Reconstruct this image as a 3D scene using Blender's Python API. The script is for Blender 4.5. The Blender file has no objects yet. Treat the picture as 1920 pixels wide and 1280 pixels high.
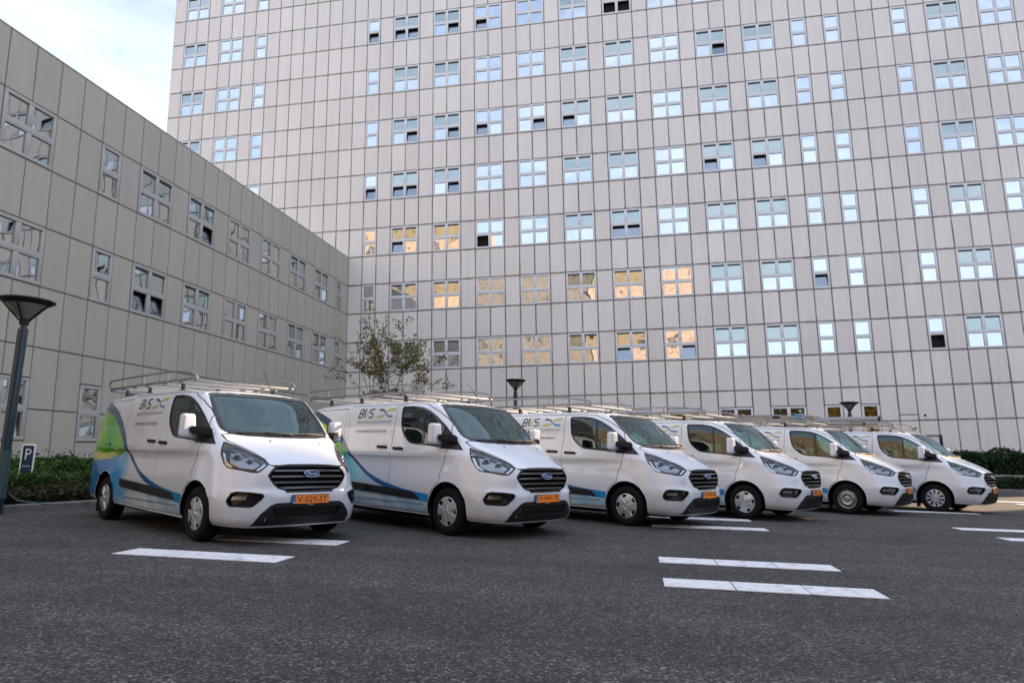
import bpy, bmesh, math, random
from mathutils import Vector, Matrix
from mathutils.bvhtree import BVHTree
from mathutils.geometry import delaunay_2d_cdt
PI=math.pi
R=math.radians
rnd=random.Random(7)
S=bpy.context.scene
COL=S.collection
# ------------------------------------------------------------------ camera
YAW,PITCH,ROLL=-0.17845,0.16422,0.02339
CAM=Vector((17.1536,-38.2044,1.1627))
cf=Vector((math.sin(YAW)*math.cos(PITCH),math.cos(YAW)*math.cos(PITCH),math.sin(PITCH)))
cr=Vector((math.cos(YAW),-math.sin(YAW),0)); cu=cr.cross(cf)
cr2=cr*math.cos(ROLL)+cu*math.sin(ROLL); cu2=-cr*math.sin(ROLL)+cu*math.cos(ROLL)
cam=bpy.data.cameras.new('camera'); cam.sensor_width=36; cam.lens=23.763; cam.clip_end=1500; cam.clip_start=.05
camo=bpy.data.objects.new('camera',cam); COL.objects.link(camo); S.camera=camo
M=Matrix(((cr2.x,cu2.x,-cf.x,CAM.x),(cr2.y,cu2.y,-cf.y,CAM.y),(cr2.z,cu2.z,-cf.z,CAM.z),(0,0,0,1)))
camo.matrix_world=M
# ------------------------------------------------------------------ light
SUN_AZ,SUN_EL=50.0,28.0
W=bpy.data.worlds.new('World'); S.world=W; W.use_nodes=True
nt=W.node_tree; N=nt.nodes; L=nt.links
bg=N['Background']; sky=N.new('ShaderNodeTexSky'); sky.sky_type='NISHITA'; sky.sun_disc=False
sky.sun_elevation=R(SUN_EL); sky.sun_rotation=R(SUN_AZ); sky.air_density=1.0; sky.dust_density=.8; sky.ozone_density=1.4
tc=N.new('ShaderNodeTexCoord'); mp=N.new('ShaderNodeMapping'); mp.inputs['Scale'].default_value=(1,1,2.6)
mp.inputs['Rotation'].default_value=(0,0,.6)
no=N.new('ShaderNodeTexNoise'); no.inputs['Scale'].default_value=2.3; no.inputs['Detail'].default_value=7; no.inputs['Roughness'].default_value=.56
rp=N.new('ShaderNodeValToRGB'); rp.color_ramp.elements[0].position=.34; rp.color_ramp.elements[1].position=.60
rp.color_ramp.elements[0].color=(.40,.40,.40,1); rp.color_ramp.elements[1].color=(1,1,1,1)
mx=N.new('ShaderNodeMix'); mx.data_type='RGBA'
mx.inputs[7].default_value=(4.5,5.0,6.0,1)      # sunlit cloud, in the sky texture's own units
L.new(tc.outputs['Generated'],mp.inputs[0]); L.new(mp.outputs[0],no.inputs[0]); L.new(no.outputs[0],rp.inputs[0])
L.new(rp.outputs[0],mx.inputs[0]); L.new(sky.outputs[0],mx.inputs[6]); L.new(mx.outputs[2],bg.inputs[0])
bg.inputs[1].default_value=.13
sl=bpy.data.lights.new('sun','SUN'); sl.energy=5.0; sl.angle=R(.5); sl.color=(1,.72,.46)
so=bpy.data.objects.new('sun',sl); COL.objects.link(so)
az,el=R(SUN_AZ),R(SUN_EL)
sd=Vector((math.sin(az)*math.cos(el),math.cos(az)*math.cos(el),math.sin(el)))
so.rotation_euler=sd.to_track_quat('Z','Y').to_euler(); so.location=(30,20,60)
S.view_settings.view_transform='Standard'; S.view_settings.look='None'; S.view_settings.gamma=1
S.view_settings.use_curve_mapping=False; S.view_settings.exposure=1.12
# ------------------------------------------------------------------ helpers
def tag(o,label=None,cat=None,group=None,kind=None):
    if label: o['label']=label
    if cat: o['category']=cat
    if group: o['group']=group
    if kind: o['kind']=kind
    return o
def empty(name,loc=(0,0,0),rz=0,parent=None):
    o=bpy.data.objects.new(name,None); COL.objects.link(o); o.empty_display_size=.3
    o.location=loc; o.rotation_euler=(0,0,rz)
    if parent: o.parent=parent
    return o
def inst(name,me,parent=None,loc=(0,0,0),rot=None,scale=None):
    o=bpy.data.objects.new(name,me); COL.objects.link(o); o.location=loc
    if rot: o.rotation_euler=rot
    if scale: o.scale=scale
    if parent: o.parent=parent
    return o
class MB:
    """collects boxes, tubes and lathes for ONE mesh"""
    def __init__(s): s.v=[]; s.f=[]; s.m=[]; s.sm=[]
    def add(s,vs,fs,m=0,smooth=False):
        b=len(s.v); s.v+= [tuple(v) for v in vs]
        for f in fs: s.f.append(tuple(b+i for i in f)); s.m.append(m); s.sm.append(smooth)
        return s
    def box(s,a,b,m=0,bev=0):
        x0,y0,z0=a; x1,y1,z1=b
        if bev<=0:
            vs=[(x,y,z) for z in (z0,z1) for y in (y0,y1) for x in (x0,x1)]
            return s.add(vs,[(0,2,3,1),(4,5,7,6),(0,1,5,4),(2,6,7,3),(0,4,6,2),(1,3,7,5)],m)
        bm=bmesh.new(); bmesh.ops.create_cube(bm,size=1)
        for v in bm.verts: v.co=Vector(((x0+x1)/2+v.co.x*(x1-x0),(y0+y1)/2+v.co.y*(y1-y0),(z0+z1)/2+v.co.z*(z1-z0)))
        bmesh.ops.bevel(bm,geom=list(bm.edges),offset=bev,segments=2,affect='EDGES',profile=.5)
        s.bm(bm,m,True); return s
    def bm(s,bm,m=0,smooth=False):
        bm.verts.index_update(); s.add([v.co for v in bm.verts],[[v.index for v in f.verts] for f in bm.faces],m,smooth); bm.free(); return s
    def tube(s,pts,r,m=0,n=8,cap=True,closed=False):
        pts=[Vector(p) for p in pts]; rs=r if isinstance(r,(list,tuple)) else [r]*len(pts)
        k=len(pts); rings=[]; up=None
        for i,p in enumerate(pts):
            if closed: d=(pts[(i+1)%k]-pts[i-1])
            else: d=(pts[min(i+1,k-1)]-pts[max(i-1,0)])
            d.normalize()
            if up is None:
                up=Vector((0,0,1)) if abs(d.z)<.9 else Vector((1,0,0))
            a=d.cross(up); 
            if a.length<1e-5: a=d.orthogonal()
            a.normalize(); b=a.cross(d); up=b
            rings.append([p+(a*math.cos(2*PI*j/n)+b*math.sin(2*PI*j/n))*rs[i] for j in range(n)])
        vs=[v for rg in rings for v in rg]; fs=[]
        for i in range(k if closed else k-1):
            i2=(i+1)%k
            for j in range(n):
                j2=(j+1)%n; fs.append((i*n+j,i*n+j2,i2*n+j2,i2*n+j))
        if cap and not closed: fs.append(tuple(range(n-1,-1,-1))); fs.append(tuple((k-1)*n+j for j in range(n)))
        return s.add(vs,fs,m,True)
    def lathe(s,prof,m=0,n=24,axis='Z',org=(0,0,0)):
        vs=[]; fs=[]; o=Vector(org)
        for (r,h) in prof:
            for j in range(n):
                a=2*PI*j/n; c,d=r*math.cos(a),r*math.sin(a)
                vs.append(o+(Vector((c,d,h)) if axis=='Z' else Vector((c,h,d))))
        for i in range(len(prof)-1):
            for j in range(n):
                j2=(j+1)%n; q=(i*n+j,i*n+j2,(i+1)*n+j2,(i+1)*n+j)
                fs.append(q if axis=='Z' else q[::-1])
        return s.add(vs,fs,m,True)
    def mesh(s,name,mats,ang=35):
        me=bpy.data.meshes.new(name); me.from_pydata(s.v,[],s.f)
        for mt in (mats if isinstance(mats,(list,tuple)) else [mats]): me.materials.append(mt)
        me.polygons.foreach_set('material_index',s.m); me.polygons.foreach_set('use_smooth',s.sm)
        if any(s.sm): me.set_sharp_from_angle(angle=R(ang))
        me.update(); return me
    def build(s,name,mats,parent=None,loc=(0,0,0),rot=None,ang=35): return inst(name,s.mesh(name,mats,ang),parent,loc,rot)
# ------------------------------------------------------------------ materials
def mat(name,col=(.5,.5,.5),rough=.5,metal=0,spec=.5,coat=0,var=0,vscale=3.0,bump=0,bscale=30,emis=None):
    m=bpy.data.materials.new(name); m.use_nodes=True; nt=m.node_tree; n=nt.nodes; l=nt.links
    b=n['Principled BSDF']; b.inputs['Base Color'].default_value=(*col,1); b.inputs['Roughness'].default_value=rough
    b.inputs['Metallic'].default_value=metal; b.inputs['Specular IOR Level'].default_value=spec
    b.inputs['Coat Weight'].default_value=coat; b.inputs['Coat Roughness'].default_value=.03
    tc=n.new('ShaderNodeTexCoord')
    if var:
        no=n.new('ShaderNodeTexNoise'); no.inputs['Scale'].default_value=vscale; no.inputs['Detail'].default_value=5
        l.new(tc.outputs['Object'],no.inputs[0])
        mr=n.new('ShaderNodeMapRange'); mr.inputs[1].default_value=.3; mr.inputs[2].default_value=.7; mr.inputs[3].default_value=1-var; mr.inputs[4].default_value=1+var
        l.new(no.outputs[0],mr.inputs[0])
        mu=n.new('ShaderNodeVectorMath'); mu.operation='SCALE'; mu.inputs[0].default_value=col
        l.new(mr.outputs[0],mu.inputs['Scale']); l.new(mu.outputs[0],b.inputs['Base Color'])
    if bump:
        nb=n.new('ShaderNodeTexNoise'); nb.inputs['Scale'].default_value=bscale; nb.inputs['Detail'].default_value=4
        l.new(tc.outputs['Object'],nb.inputs[0]); bu=n.new('ShaderNodeBump'); bu.inputs['Strength'].default_value=bump; bu.inputs['Distance'].default_value=.02
        l.new(nb.outputs[0],bu.inputs['Height']); l.new(bu.outputs[0],b.inputs['Normal'])
    return m
def glassmat(name,tint,fres=1.45,refl=(1,1,1),bump=0):
    m=bpy.data.materials.new(name); m.use_nodes=True; n=m.node_tree.nodes; l=m.node_tree.links; n.clear()
    o=n.new('ShaderNodeOutputMaterial'); mx=n.new('ShaderNodeMixShader'); t=n.new('ShaderNodeBsdfTransparent'); g=n.new('ShaderNodeBsdfGlossy')
    f=n.new('ShaderNodeFresnel'); f.inputs[0].default_value=fres; t.inputs[0].default_value=(*tint,1); g.inputs['Roughness'].default_value=.01; g.inputs['Color'].default_value=(*refl,1)
    l.new(f.outputs[0],mx.inputs[0]); l.new(t.outputs[0],mx.inputs[1]); l.new(g.outputs[0],mx.inputs[2]); l.new(mx.outputs[0],o.inputs[0])
    return m
def panemat(name,refl,inner,share,wob=.010):
    """coated facade glass: strong mirror, dim room behind, panes a little warped"""
    m=bpy.data.materials.new(name); m.use_nodes=True; n=m.node_tree.nodes; l=m.node_tree.links; n.clear()
    o=n.new('ShaderNodeOutputMaterial'); mx=n.new('ShaderNodeMixShader'); d=n.new('ShaderNodeBsdfDiffuse'); g=n.new('ShaderNodeBsdfGlossy')
    d.inputs[0].default_value=(*inner,1); g.inputs['Color'].default_value=(*refl,1); g.inputs['Roughness'].default_value=.012
    mx.inputs[0].default_value=share
    tc=n.new('ShaderNodeTexCoord'); oi=n.new('ShaderNodeObjectInfo'); ad=n.new('ShaderNodeVectorMath'); ad.operation='ADD'
    sc=n.new('ShaderNodeVectorMath'); sc.operation='SCALE'; sc.inputs[0].default_value=(37,11,53); l.new(oi.outputs['Random'],sc.inputs['Scale'])
    l.new(tc.outputs['Object'],ad.inputs[0]); l.new(sc.outputs[0],ad.inputs[1])
    no=n.new('ShaderNodeTexNoise'); no.inputs['Scale'].default_value=1.1; no.inputs['Detail'].default_value=.5; l.new(ad.outputs[0],no.inputs[0])
    bu=n.new('ShaderNodeBump'); bu.inputs['Strength'].default_value=1; bu.inputs['Distance'].default_value=wob; l.new(no.outputs[0],bu.inputs['Height'])
    l.new(bu.outputs[0],g.inputs['Normal']); l.new(d.outputs[0],mx.inputs[1]); l.new(g.outputs[0],mx.inputs[2]); l.new(mx.outputs[0],o.inputs[0])
    return m
def panelmat(name,col,rough,pw,ph,dirt,tint=.05):
    """enamelled facade panel: soft grime towards its joints, faint difference from panel to panel"""
    m=bpy.data.materials.new(name); m.use_nodes=True; n=m.node_tree.nodes; l=m.node_tree.links; b=n['Principled BSDF']
    tc=n.new('ShaderNodeTexCoord'); sx=n.new('ShaderNodeSeparateXYZ'); l.new(tc.outputs['Generated'],sx.inputs[0])
    def edge(out,wd):
        a=n.new('ShaderNodeMath'); a.operation='SUBTRACT'; a.inputs[1].default_value=.5; l.new(out,a.inputs[0])
        c=n.new('ShaderNodeMath'); c.operation='ABSOLUTE'; l.new(a.outputs[0],c.inputs[0])
        d=n.new('ShaderNodeMapRange'); d.inputs[1].default_value=.5-wd; d.inputs[2].default_value=.5; d.interpolation_type='SMOOTHSTEP'; l.new(c.outputs[0],d.inputs[0]); return d.outputs[0]
    e1=edge(sx.outputs['X'],.07); e2=edge(sx.outputs['Z'],.05)
    mxm=n.new('ShaderNodeMath'); mxm.operation='MAXIMUM'; l.new(e1,mxm.inputs[0]); l.new(e2,mxm.inputs[1])
    no=n.new('ShaderNodeTexNoise'); no.inputs['Scale'].default_value=2.2; no.inputs['Detail'].default_value=6
    mpp=n.new('ShaderNodeMapping'); mpp.inputs['Scale'].default_value=(1,1,.35)
    geo=n.new('ShaderNodeNewGeometry'); l.new(geo.outputs['Position'],mpp.inputs[0]); l.new(mpp.outputs[0],no.inputs[0])
    gr=n.new('ShaderNodeMath'); gr.operation='MULTIPLY'; l.new(mxm.outputs[0],gr.inputs[0]); l.new(no.outputs[0],gr.inputs[1])
    g2=n.new('ShaderNodeMath'); g2.operation='MULTIPLY'; g2.inputs[1].default_value=dirt*2; l.new(gr.outputs[0],g2.inputs[0])
    oi=n.new('ShaderNodeObjectInfo'); v=n.new('ShaderNodeMapRange'); v.inputs[3].default_value=1-tint; v.inputs[4].default_value=1+tint; l.new(oi.outputs['Random'],v.inputs[0])
    n2=n.new('ShaderNodeTexNoise'); n2.inputs['Scale'].default_value=.22; n2.inputs['Detail'].default_value=2; l.new(geo.outputs['Position'],n2.inputs[0])
    v2=n.new('ShaderNodeMapRange'); v2.inputs[3].default_value=.93; v2.inputs[4].default_value=1.07; l.new(n2.outputs[0],v2.inputs[0])
    vm=n.new('ShaderNodeMath'); vm.operation='MULTIPLY'; l.new(v.outputs[0],vm.inputs[0]); l.new(v2.outputs[0],vm.inputs[1])
    mu=n.new('ShaderNodeVectorMath'); mu.operation='SCALE'; mu.inputs[0].default_value=col; l.new(vm.outputs[0],mu.inputs['Scale'])
    mx=n.new('ShaderNodeMix'); mx.data_type='RGBA'; mx.inputs[7].default_value=(.10,.075,.055,1); l.new(g2.outputs[0],mx.inputs[0]); l.new(mu.outputs[0],mx.inputs[6])
    ms=n.new('ShaderNodeMapping'); ms.inputs['Scale'].default_value=(5,5,.22); l.new(geo.outputs['Position'],ms.inputs[0])
    n3=n.new('ShaderNodeTexNoise'); n3.inputs['Scale'].default_value=1.0; n3.inputs['Detail'].default_value=4; l.new(ms.outputs[0],n3.inputs[0])
    v3=n.new('ShaderNodeMapRange'); v3.inputs[1].default_value=.35; v3.inputs[2].default_value=.7; v3.inputs[3].default_value=1.015; v3.inputs[4].default_value=.95; l.new(n3.outputs[0],v3.inputs[0])
    s3=n.new('ShaderNodeVectorMath'); s3.operation='SCALE'; l.new(mx.outputs[2],s3.inputs[0]); l.new(v3.outputs[0],s3.inputs['Scale'])
    l.new(s3.outputs[0],b.inputs['Base Color']); b.inputs['Roughness'].default_value=rough; b.inputs['Specular IOR Level'].default_value=.5
    return m
MT={}
MT['paint']=mat('white_paint',(.66,.70,.765),.22,coat=1,spec=.4)
def road_dust(m,base):
    n=m.node_tree.nodes; l=m.node_tree.links; b=n['Principled BSDF']; tc=n.new('ShaderNodeTexCoord'); oi=n.new('ShaderNodeObjectInfo')
    sx=n.new('ShaderNodeSeparateXYZ'); l.new(tc.outputs['Object'],sx.inputs[0]); h=n.new('ShaderNodeMapRange'); h.inputs[1].default_value=.75; h.inputs[2].default_value=.22; l.new(sx.outputs['Z'],h.inputs[0])
    ad=n.new('ShaderNodeVectorMath'); ad.operation='ADD'; l.new(tc.outputs['Object'],ad.inputs[0]); l.new(oi.outputs['Location'],ad.inputs[1])
    no=n.new('ShaderNodeTexNoise'); no.inputs['Scale'].default_value=5; no.inputs['Detail'].default_value=8; no.inputs['Roughness'].default_value=.7; l.new(ad.outputs[0],no.inputs[0])
    mu=n.new('ShaderNodeMath'); mu.operation='MULTIPLY'; l.new(h.outputs[0],mu.inputs[0]); l.new(no.outputs[0],mu.inputs[1])
    m2=n.new('ShaderNodeMath'); m2.operation='MULTIPLY'; m2.inputs[1].default_value=.85; m2.use_clamp=True; l.new(mu.outputs[0],m2.inputs[0])
    mx=n.new('ShaderNodeMix'); mx.data_type='RGBA'; mx.inputs[6].default_value=(*base,1); mx.inputs[7].default_value=(.20,.185,.165,1); l.new(m2.outputs[0],mx.inputs[0]); l.new(mx.outputs[2],b.inputs['Base Color'])
road_dust(MT['paint'],(.66,.70,.765))
MT['paint2']=mat('roof_white',(.66,.70,.765),.3,coat=1)
MT['black']=mat('black_plastic',(.012,.012,.014),.5,spec=.35,var=.15,bump=.1,bscale=200)
MT['gloss']=mat('gloss_black',(.012,.013,.015),.12)
MT['dark']=mat('cab_dark',(.03,.031,.034),.8)
MT['seat']=mat('seat_fabric',(.045,.047,.05),.9)
MT['under']=mat('underbody',(.006,.006,.006),.95,spec=.1)
MT['tyre']=mat('tyre_rubber',(.008,.008,.009),.85,spec=.2,bump=.2,bscale=60)
MT['cap']=mat('hubcap_silver',(.52,.54,.57),.3,metal=.55)
MT['steel']=mat('steel_rim',(.30,.31,.33),.35,metal=.7)
MT['chrome']=mat('chrome',(.50,.54,.60),.15,metal=1)
MT['refl']=mat('lamp_reflector',(.28,.29,.31),.22,metal=.9)
MT['lampdark']=mat('lamp_housing',(.03,.032,.036),.25,metal=.4)
MT['amber']=mat('amber_lens',(.20,.13,.08),.2)
MT['clear']=glassmat('clear_lens',(.92,.95,.97),1.5)
MT['glass']=glassmat('van_glass',(.36,.60,.56),1.85,(.85,1,.98))
MT['wglass']=glassmat('windscreen_glass',(.42,.62,.60),1.85,(.78,.98,1))
MT['slat']=mat('grille_slat',(.11,.12,.125),.3,metal=.5)
MT['alu']=mat('rack_aluminium',(.27,.28,.30),.42,metal=.7)
MT['orange']=mat('plate_orange',(.90,.23,.01),.4)
MT['eu']=mat('plate_blue',(.02,.13,.42),.4)
MT['ink']=mat('plate_ink',(.02,.015,.012),.5)
MT['white']=mat('white_print',(.78,.79,.8),.4)
MT['logo']=mat('logo_navy',(.018,.035,.07),.35,coat=.8)
MT['logoG']=mat('logo_green',(.36,.52,.07),.35,coat=.8)
MT['logoB']=mat('logo_blue',(.0,.22,.46),.35,coat=.8)
MT['grey']=mat('lettering_grey',(.07,.08,.10),.4)
MT['fordblue']=mat('badge_blue',(.01,.07,.26),.15,coat=1)
def ramp_film(name,stops,axis,lo,hi,nz=.0):
    """printed film: colours run along the van or up it"""
    m=bpy.data.materials.new(name); m.use_nodes=True; n=m.node_tree.nodes; l=m.node_tree.links; b=n['Principled BSDF']
    tc=n.new('ShaderNodeTexCoord'); sx=n.new('ShaderNodeSeparateXYZ'); l.new(tc.outputs['Object'],sx.inputs[0])
    mr=n.new('ShaderNodeMapRange'); mr.inputs[1].default_value=lo; mr.inputs[2].default_value=hi; l.new(sx.outputs[axis],mr.inputs[0]); out=mr.outputs[0]
    if nz:
        no=n.new('ShaderNodeTexNoise'); no.inputs['Scale'].default_value=3.2; no.inputs['Detail'].default_value=6; l.new(tc.outputs['Object'],no.inputs[0])
        a=n.new('ShaderNodeMath'); a.operation='MULTIPLY_ADD'; a.inputs[1].default_value=nz; l.new(no.outputs[0],a.inputs[0]); l.new(out,a.inputs[2]); 
        s2=n.new('ShaderNodeMath'); s2.operation='SUBTRACT'; s2.inputs[1].default_value=nz/2; l.new(a.outputs[0],s2.inputs[0]); out=s2.outputs[0]
    r=n.new('ShaderNodeValToRGB'); e=r.color_ramp.elements
    e[0].position=stops[0][0]; e[0].color=(*stops[0][1],1); e[1].position=stops[-1][0]; e[1].color=(*stops[-1][1],1)
    for p,c in stops[1:-1]: q=e.new(p); q.color=(*c,1)
    l.new(out,r.inputs[0]); l.new(r.outputs[0],b.inputs['Base Color']); b.inputs['Roughness'].default_value=.28; b.inputs['Coat Weight'].default_value=1; b.inputs['Coat Roughness'].default_value=.03
    return m
MT['stripe']=ramp_film('stripe_print',[(0,(.015,.05,.10)),(.45,(.008,.045,.15)),(.72,(.005,.09,.30)),(1,(.01,.24,.56))],'X',-4.0,-.4)
MT['green']=ramp_film('green_print',[(0,(.60,.64,.05)),(.25,(.25,.52,.03)),(.5,(.06,.40,.03)),(.8,(.14,.50,.03)),(1,(.03,.36,.02))],'X',-4.35,-2.5,.5)
MT['yellow']=ramp_film('yellow_print',[(0,(.62,.58,.08)),(.6,(.50,.56,.06)),(1,(.16,.42,.04))],'X',-4.3,-2.6)
MT['blue']=ramp_film('blue_print',[(0,(.02,.13,.40)),(.4,(.01,.21,.58)),(.62,(.04,.33,.72)),(.74,(.30,.52,.72)),(.82,(.62,.66,.73)),(1,(.66,.70,.765))],'X',-4.3,-1.9,.25)
MT['cyan']=ramp_film('cyan_print',[(0,(.06,.30,.60)),(.3,(.50,.60,.68)),(.48,(.66,.70,.765)),(.62,(.30,.54,.62)),(.7,(.58,.64,.70)),(.84,(.24,.45,.60)),(1,(.55,.63,.70))],'X',-2.7,-.4,.5)
MT['cyan2']=ramp_film('aqua_print',[(0,(.02,.45,.62)),(.45,(.10,.50,.60)),(.75,(.40,.66,.72)),(1,(.60,.65,.72))],'X',-3.4,-1.6,.35)
MT['lime']=ramp_film('lime_print',[(0,(.45,.60,.05)),(.5,(.30,.55,.04)),(1,(.03,.36,.03))],'X',-3.7,-2.6)
# ------------------------------------------------------------------ ground
def asphalt():
    m=bpy.data.materials.new('asphalt'); m.use_nodes=True; n=m.node_tree.nodes; l=m.node_tree.links; b=n['Principled BSDF']
    g=n.new('ShaderNodeNewGeometry')
    def noise(sc,det,ro=.6):
        a=n.new('ShaderNodeTexNoise'); a.inputs['Scale'].default_value=sc; a.inputs['Detail'].default_value=det; a.inputs['Roughness'].default_value=ro; l.new(g.outputs['Position'],a.inputs[0]); return a.outputs[0]
    def vor(sc):
        a=n.new('ShaderNodeTexVoronoi'); a.inputs['Scale'].default_value=sc; l.new(g.outputs['Position'],a.inputs['Vector']); return a
    v=vor(72); v2=vor(38); sp=n.new('ShaderNodeSeparateColor'); l.new(v.outputs['Color'],sp.inputs[0])
    r=n.new('ShaderNodeValToRGB'); e=r.color_ramp.elements; e[0].position=0; e[0].color=(.019,.020,.020,1); e[1].position=1; e[1].color=(.25,.245,.23,1)
    for p,c in ((.45,.043),(.72,.071),(.92,.125)): q=e.new(p); q.color=(c*1.01,c,c*.97,1)
    l.new(sp.outputs[0],r.inputs[0])
    big=noise(.35,4); mid=noise(5,4)
    mr=n.new('ShaderNodeMapRange'); mr.inputs[1].default_value=.3; mr.inputs[2].default_value=.7; mr.inputs[3].default_value=.72; mr.inputs[4].default_value=1.25; l.new(big,mr.inputs[0])
    m2=n.new('ShaderNodeMapRange'); m2.inputs[1].default_value=.3; m2.inputs[2].default_value=.7; m2.inputs[3].default_value=.8; m2.inputs[4].default_value=1.2; l.new(mid,m2.inputs[0])
    mm=n.new('ShaderNodeMath'); mm.operation='MULTIPLY'; l.new(mr.outputs[0],mm.inputs[0]); l.new(m2.outputs[0],mm.inputs[1])
    st=n.new('ShaderNodeTexNoise'); st.inputs['Scale'].default_value=1.1; st.inputs['Detail'].default_value=6; st.inputs['Roughness'].default_value=.7; st.inputs['Distortion'].default_value=.6; l.new(g.outputs['Position'],st.inputs[0])
    ms=n.new('ShaderNodeMapRange'); ms.inputs[1].default_value=.60; ms.inputs[2].default_value=.74; ms.inputs[3].default_value=1; ms.inputs[4].default_value=.55; l.new(st.outputs[0],ms.inputs[0])
    mp=n.new('ShaderNodeMapping'); mp.inputs['Scale'].default_value=(.16,1.5,1); mp.inputs['Rotation'].default_value=(0,0,.12); l.new(g.outputs['Position'],mp.inputs[0])
    ln=n.new('ShaderNodeTexNoise'); ln.inputs['Scale'].default_value=1.0; ln.inputs['Detail'].default_value=3; l.new(mp.outputs[0],ln.inputs[0])
    ml=n.new('ShaderNodeMapRange'); ml.inputs[1].default_value=.4; ml.inputs[2].default_value=.65; ml.inputs[3].default_value=.86; ml.inputs[4].default_value=1.16; l.new(ln.outputs[0],ml.inputs[0])
    m3=n.new('ShaderNodeMath'); m3.operation='MULTIPLY'; l.new(ms.outputs[0],m3.inputs[0]); l.new(ml.outputs[0],m3.inputs[1])
    m4=n.new('ShaderNodeMath'); m4.operation='MULTIPLY'; l.new(mm.outputs[0],m4.inputs[0]); l.new(m3.outputs[0],m4.inputs[1]); mm=m4
    sc=n.new('ShaderNodeVectorMath'); sc.operation='SCALE'; l.new(r.outputs[0],sc.inputs[0]); l.new(mm.outputs[0],sc.inputs['Scale'])
    l.new(sc.outputs[0],b.inputs['Base Color']); b.inputs['Roughness'].default_value=.82; b.inputs['Specular IOR Level'].default_value=.35
    bu=n.new('ShaderNodeBump'); bu.inputs['Strength'].default_value=.9; bu.inputs['Distance'].default_value=.012; bu.invert=True; l.new(v.outputs['Distance'],bu.inputs['Height'])
    b2=n.new('ShaderNodeBump'); b2.inputs['Strength'].default_value=.6; b2.inputs['Distance'].default_value=.02; l.new(mid,b2.inputs['Height']); l.new(bu.outputs[0],b2.inputs['Normal']); l.new(b2.outputs[0],b.inputs['Normal'])
    return m
MT['asphalt']=asphalt()
MT['slab']=mat('white_slab',(.70,.71,.74),.75,bump=.25,bscale=90)
def wear(m):
    n=m.node_tree.nodes; l=m.node_tree.links; b=n['Principled BSDF']; g=n.new('ShaderNodeNewGeometry')
    a=n.new('ShaderNodeTexNoise'); a.inputs['Scale'].default_value=7; a.inputs['Detail'].default_value=9; a.inputs['Roughness'].default_value=.75; l.new(g.outputs['Position'],a.inputs[0])
    r=n.new('ShaderNodeValToRGB'); e=r.color_ramp.elements; e[0].position=.30; e[0].color=(.20,.20,.20,1); e[1].position=.46; e[1].color=(.68,.69,.72,1); q=e.new(.62); q.color=(.76,.77,.80,1)
    l.new(a.outputs[0],r.inputs[0]); l.new(r.outputs[0],b.inputs['Base Color'])
wear(MT['slab'])
MT['kerb']=mat('kerb_concrete',(.16,.16,.155),.85,var=.25,vscale=6,bump=.3,bscale=60)
MT['soil']=mat('bed_soil',(.035,.025,.018),.95,var=.4,vscale=9,bump=.7,bscale=20)
MT['conc']=mat('wall_concrete',(.26,.24,.20),.85,var=.15,vscale=4,bump=.2)
gm=MB(); gm.add([(-700,-700,0),(700,-700,0),(700,700,0),(-700,700,0)],[(0,1,2,3)])
g=gm.build('ground',MT['asphalt']); tag(g,kind='structure')
def line(x0,y0,label):
    """three white slabs laid end to end"""
    t=empty('white_line',(x0,y0,.004)); tag(t,label,'road marking','white slab lines marking the parking bays')
    for k in range(3):
        me=bpy.data.meshes.get('slab_mesh')
        if me is None:
            b=MB(); b.box((0,0,0),(.622,.42,.008),0); me=b.mesh('slab_mesh',MT['slab'])
        inst('slab',me,t,(k*.634,0,0))
LN=[(11.65,-31.54,'white three-slab line on open asphalt in front of the leftmost van'),
(11.68,-30.15,'white three-slab line running out from under the front of the leftmost van'),
(17.43,-31.64,'longest-looking white three-slab line in the right foreground, lower of the close pair'),
(17.44,-30.21,'white three-slab line in the right foreground, upper of the close pair'),
(17.46,-26.19,'white three-slab line running out below the front bumper of the third van from the left'),
(17.46,-24.52,'white three-slab line under the third van, ending near the fourth van'),
(22.92,-26.15,'white line at the right edge of the photo, lower of the two cut off there'),
(22.92,-24.56,'white line at the right edge of the photo, upper of the two cut off there'),
(23.35,-20.15,'white line on the shaded asphalt just in front of the last two vans'),
(22.95,-18.9,'white line mostly hidden beneath the last van on the right'),
(28.6,-13.75,'far white line lying in the sunlit strip behind the nose of the last van'),
(28.6,-15.1,'nearer white line lying in the sunlit strip behind the nose of the last van')]
for a in LN: line(*a)
b=MB()   # planted bed by the left wing, kerb in front
KA=[(5.2,-34.0),(6.3,-30.2),(6.79,-28.43),(7.22,-26.9),(7.6,-24.5),(7.7,-20),(7.7,-9),(7.2,-6),(6.2,-4.6)]
kb=MB(); 
def kerb_run(P,name,lab,w=.13,h=.12):
    t=empty(name,(0,0,0)); tag(t,lab,'kerb')
    for i in range(len(P)-1):
        a,c=Vector((*P[i],0)),Vector((*P[i+1],0)); n=max(1,round((c-a).length/1.0)); d=(c-a)/n; s=Vector((-d.y,d.x,0)).normalized()*w
        for k in range(n):
            p=a+d*k; q=a+d*(k+1)-d.normalized()*.012; z=Vector((0,0,h)); zz=Vector((0,0,h-.02)); u=s*.15
            m_=MB(); m_.add([p,q,q+s,p+s,p+zz,q+zz,q+u+z,p+u+z,q+s+z,p+s+z],[(0,1,5,4),(4,5,6,7),(7,6,8,9),(1,2,8,6,5),(3,0,4,7,9),(2,3,9,8)])
            m_.build('kerb_stone',MT['kerb'],t)
kerb_run(KA,'kerb','low dark kerb along the planted bed beside the leftmost van')
b.add([(x-.12,y,.10) for x,y in KA]+[(-.2,-4.6,.10),(-.2,-36,.10),(4,-36,.10)],[tuple(range(len(KA)+3))[::1]])
tag(b.build('planting_bed',MT['soil']),kind='structure')
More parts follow.
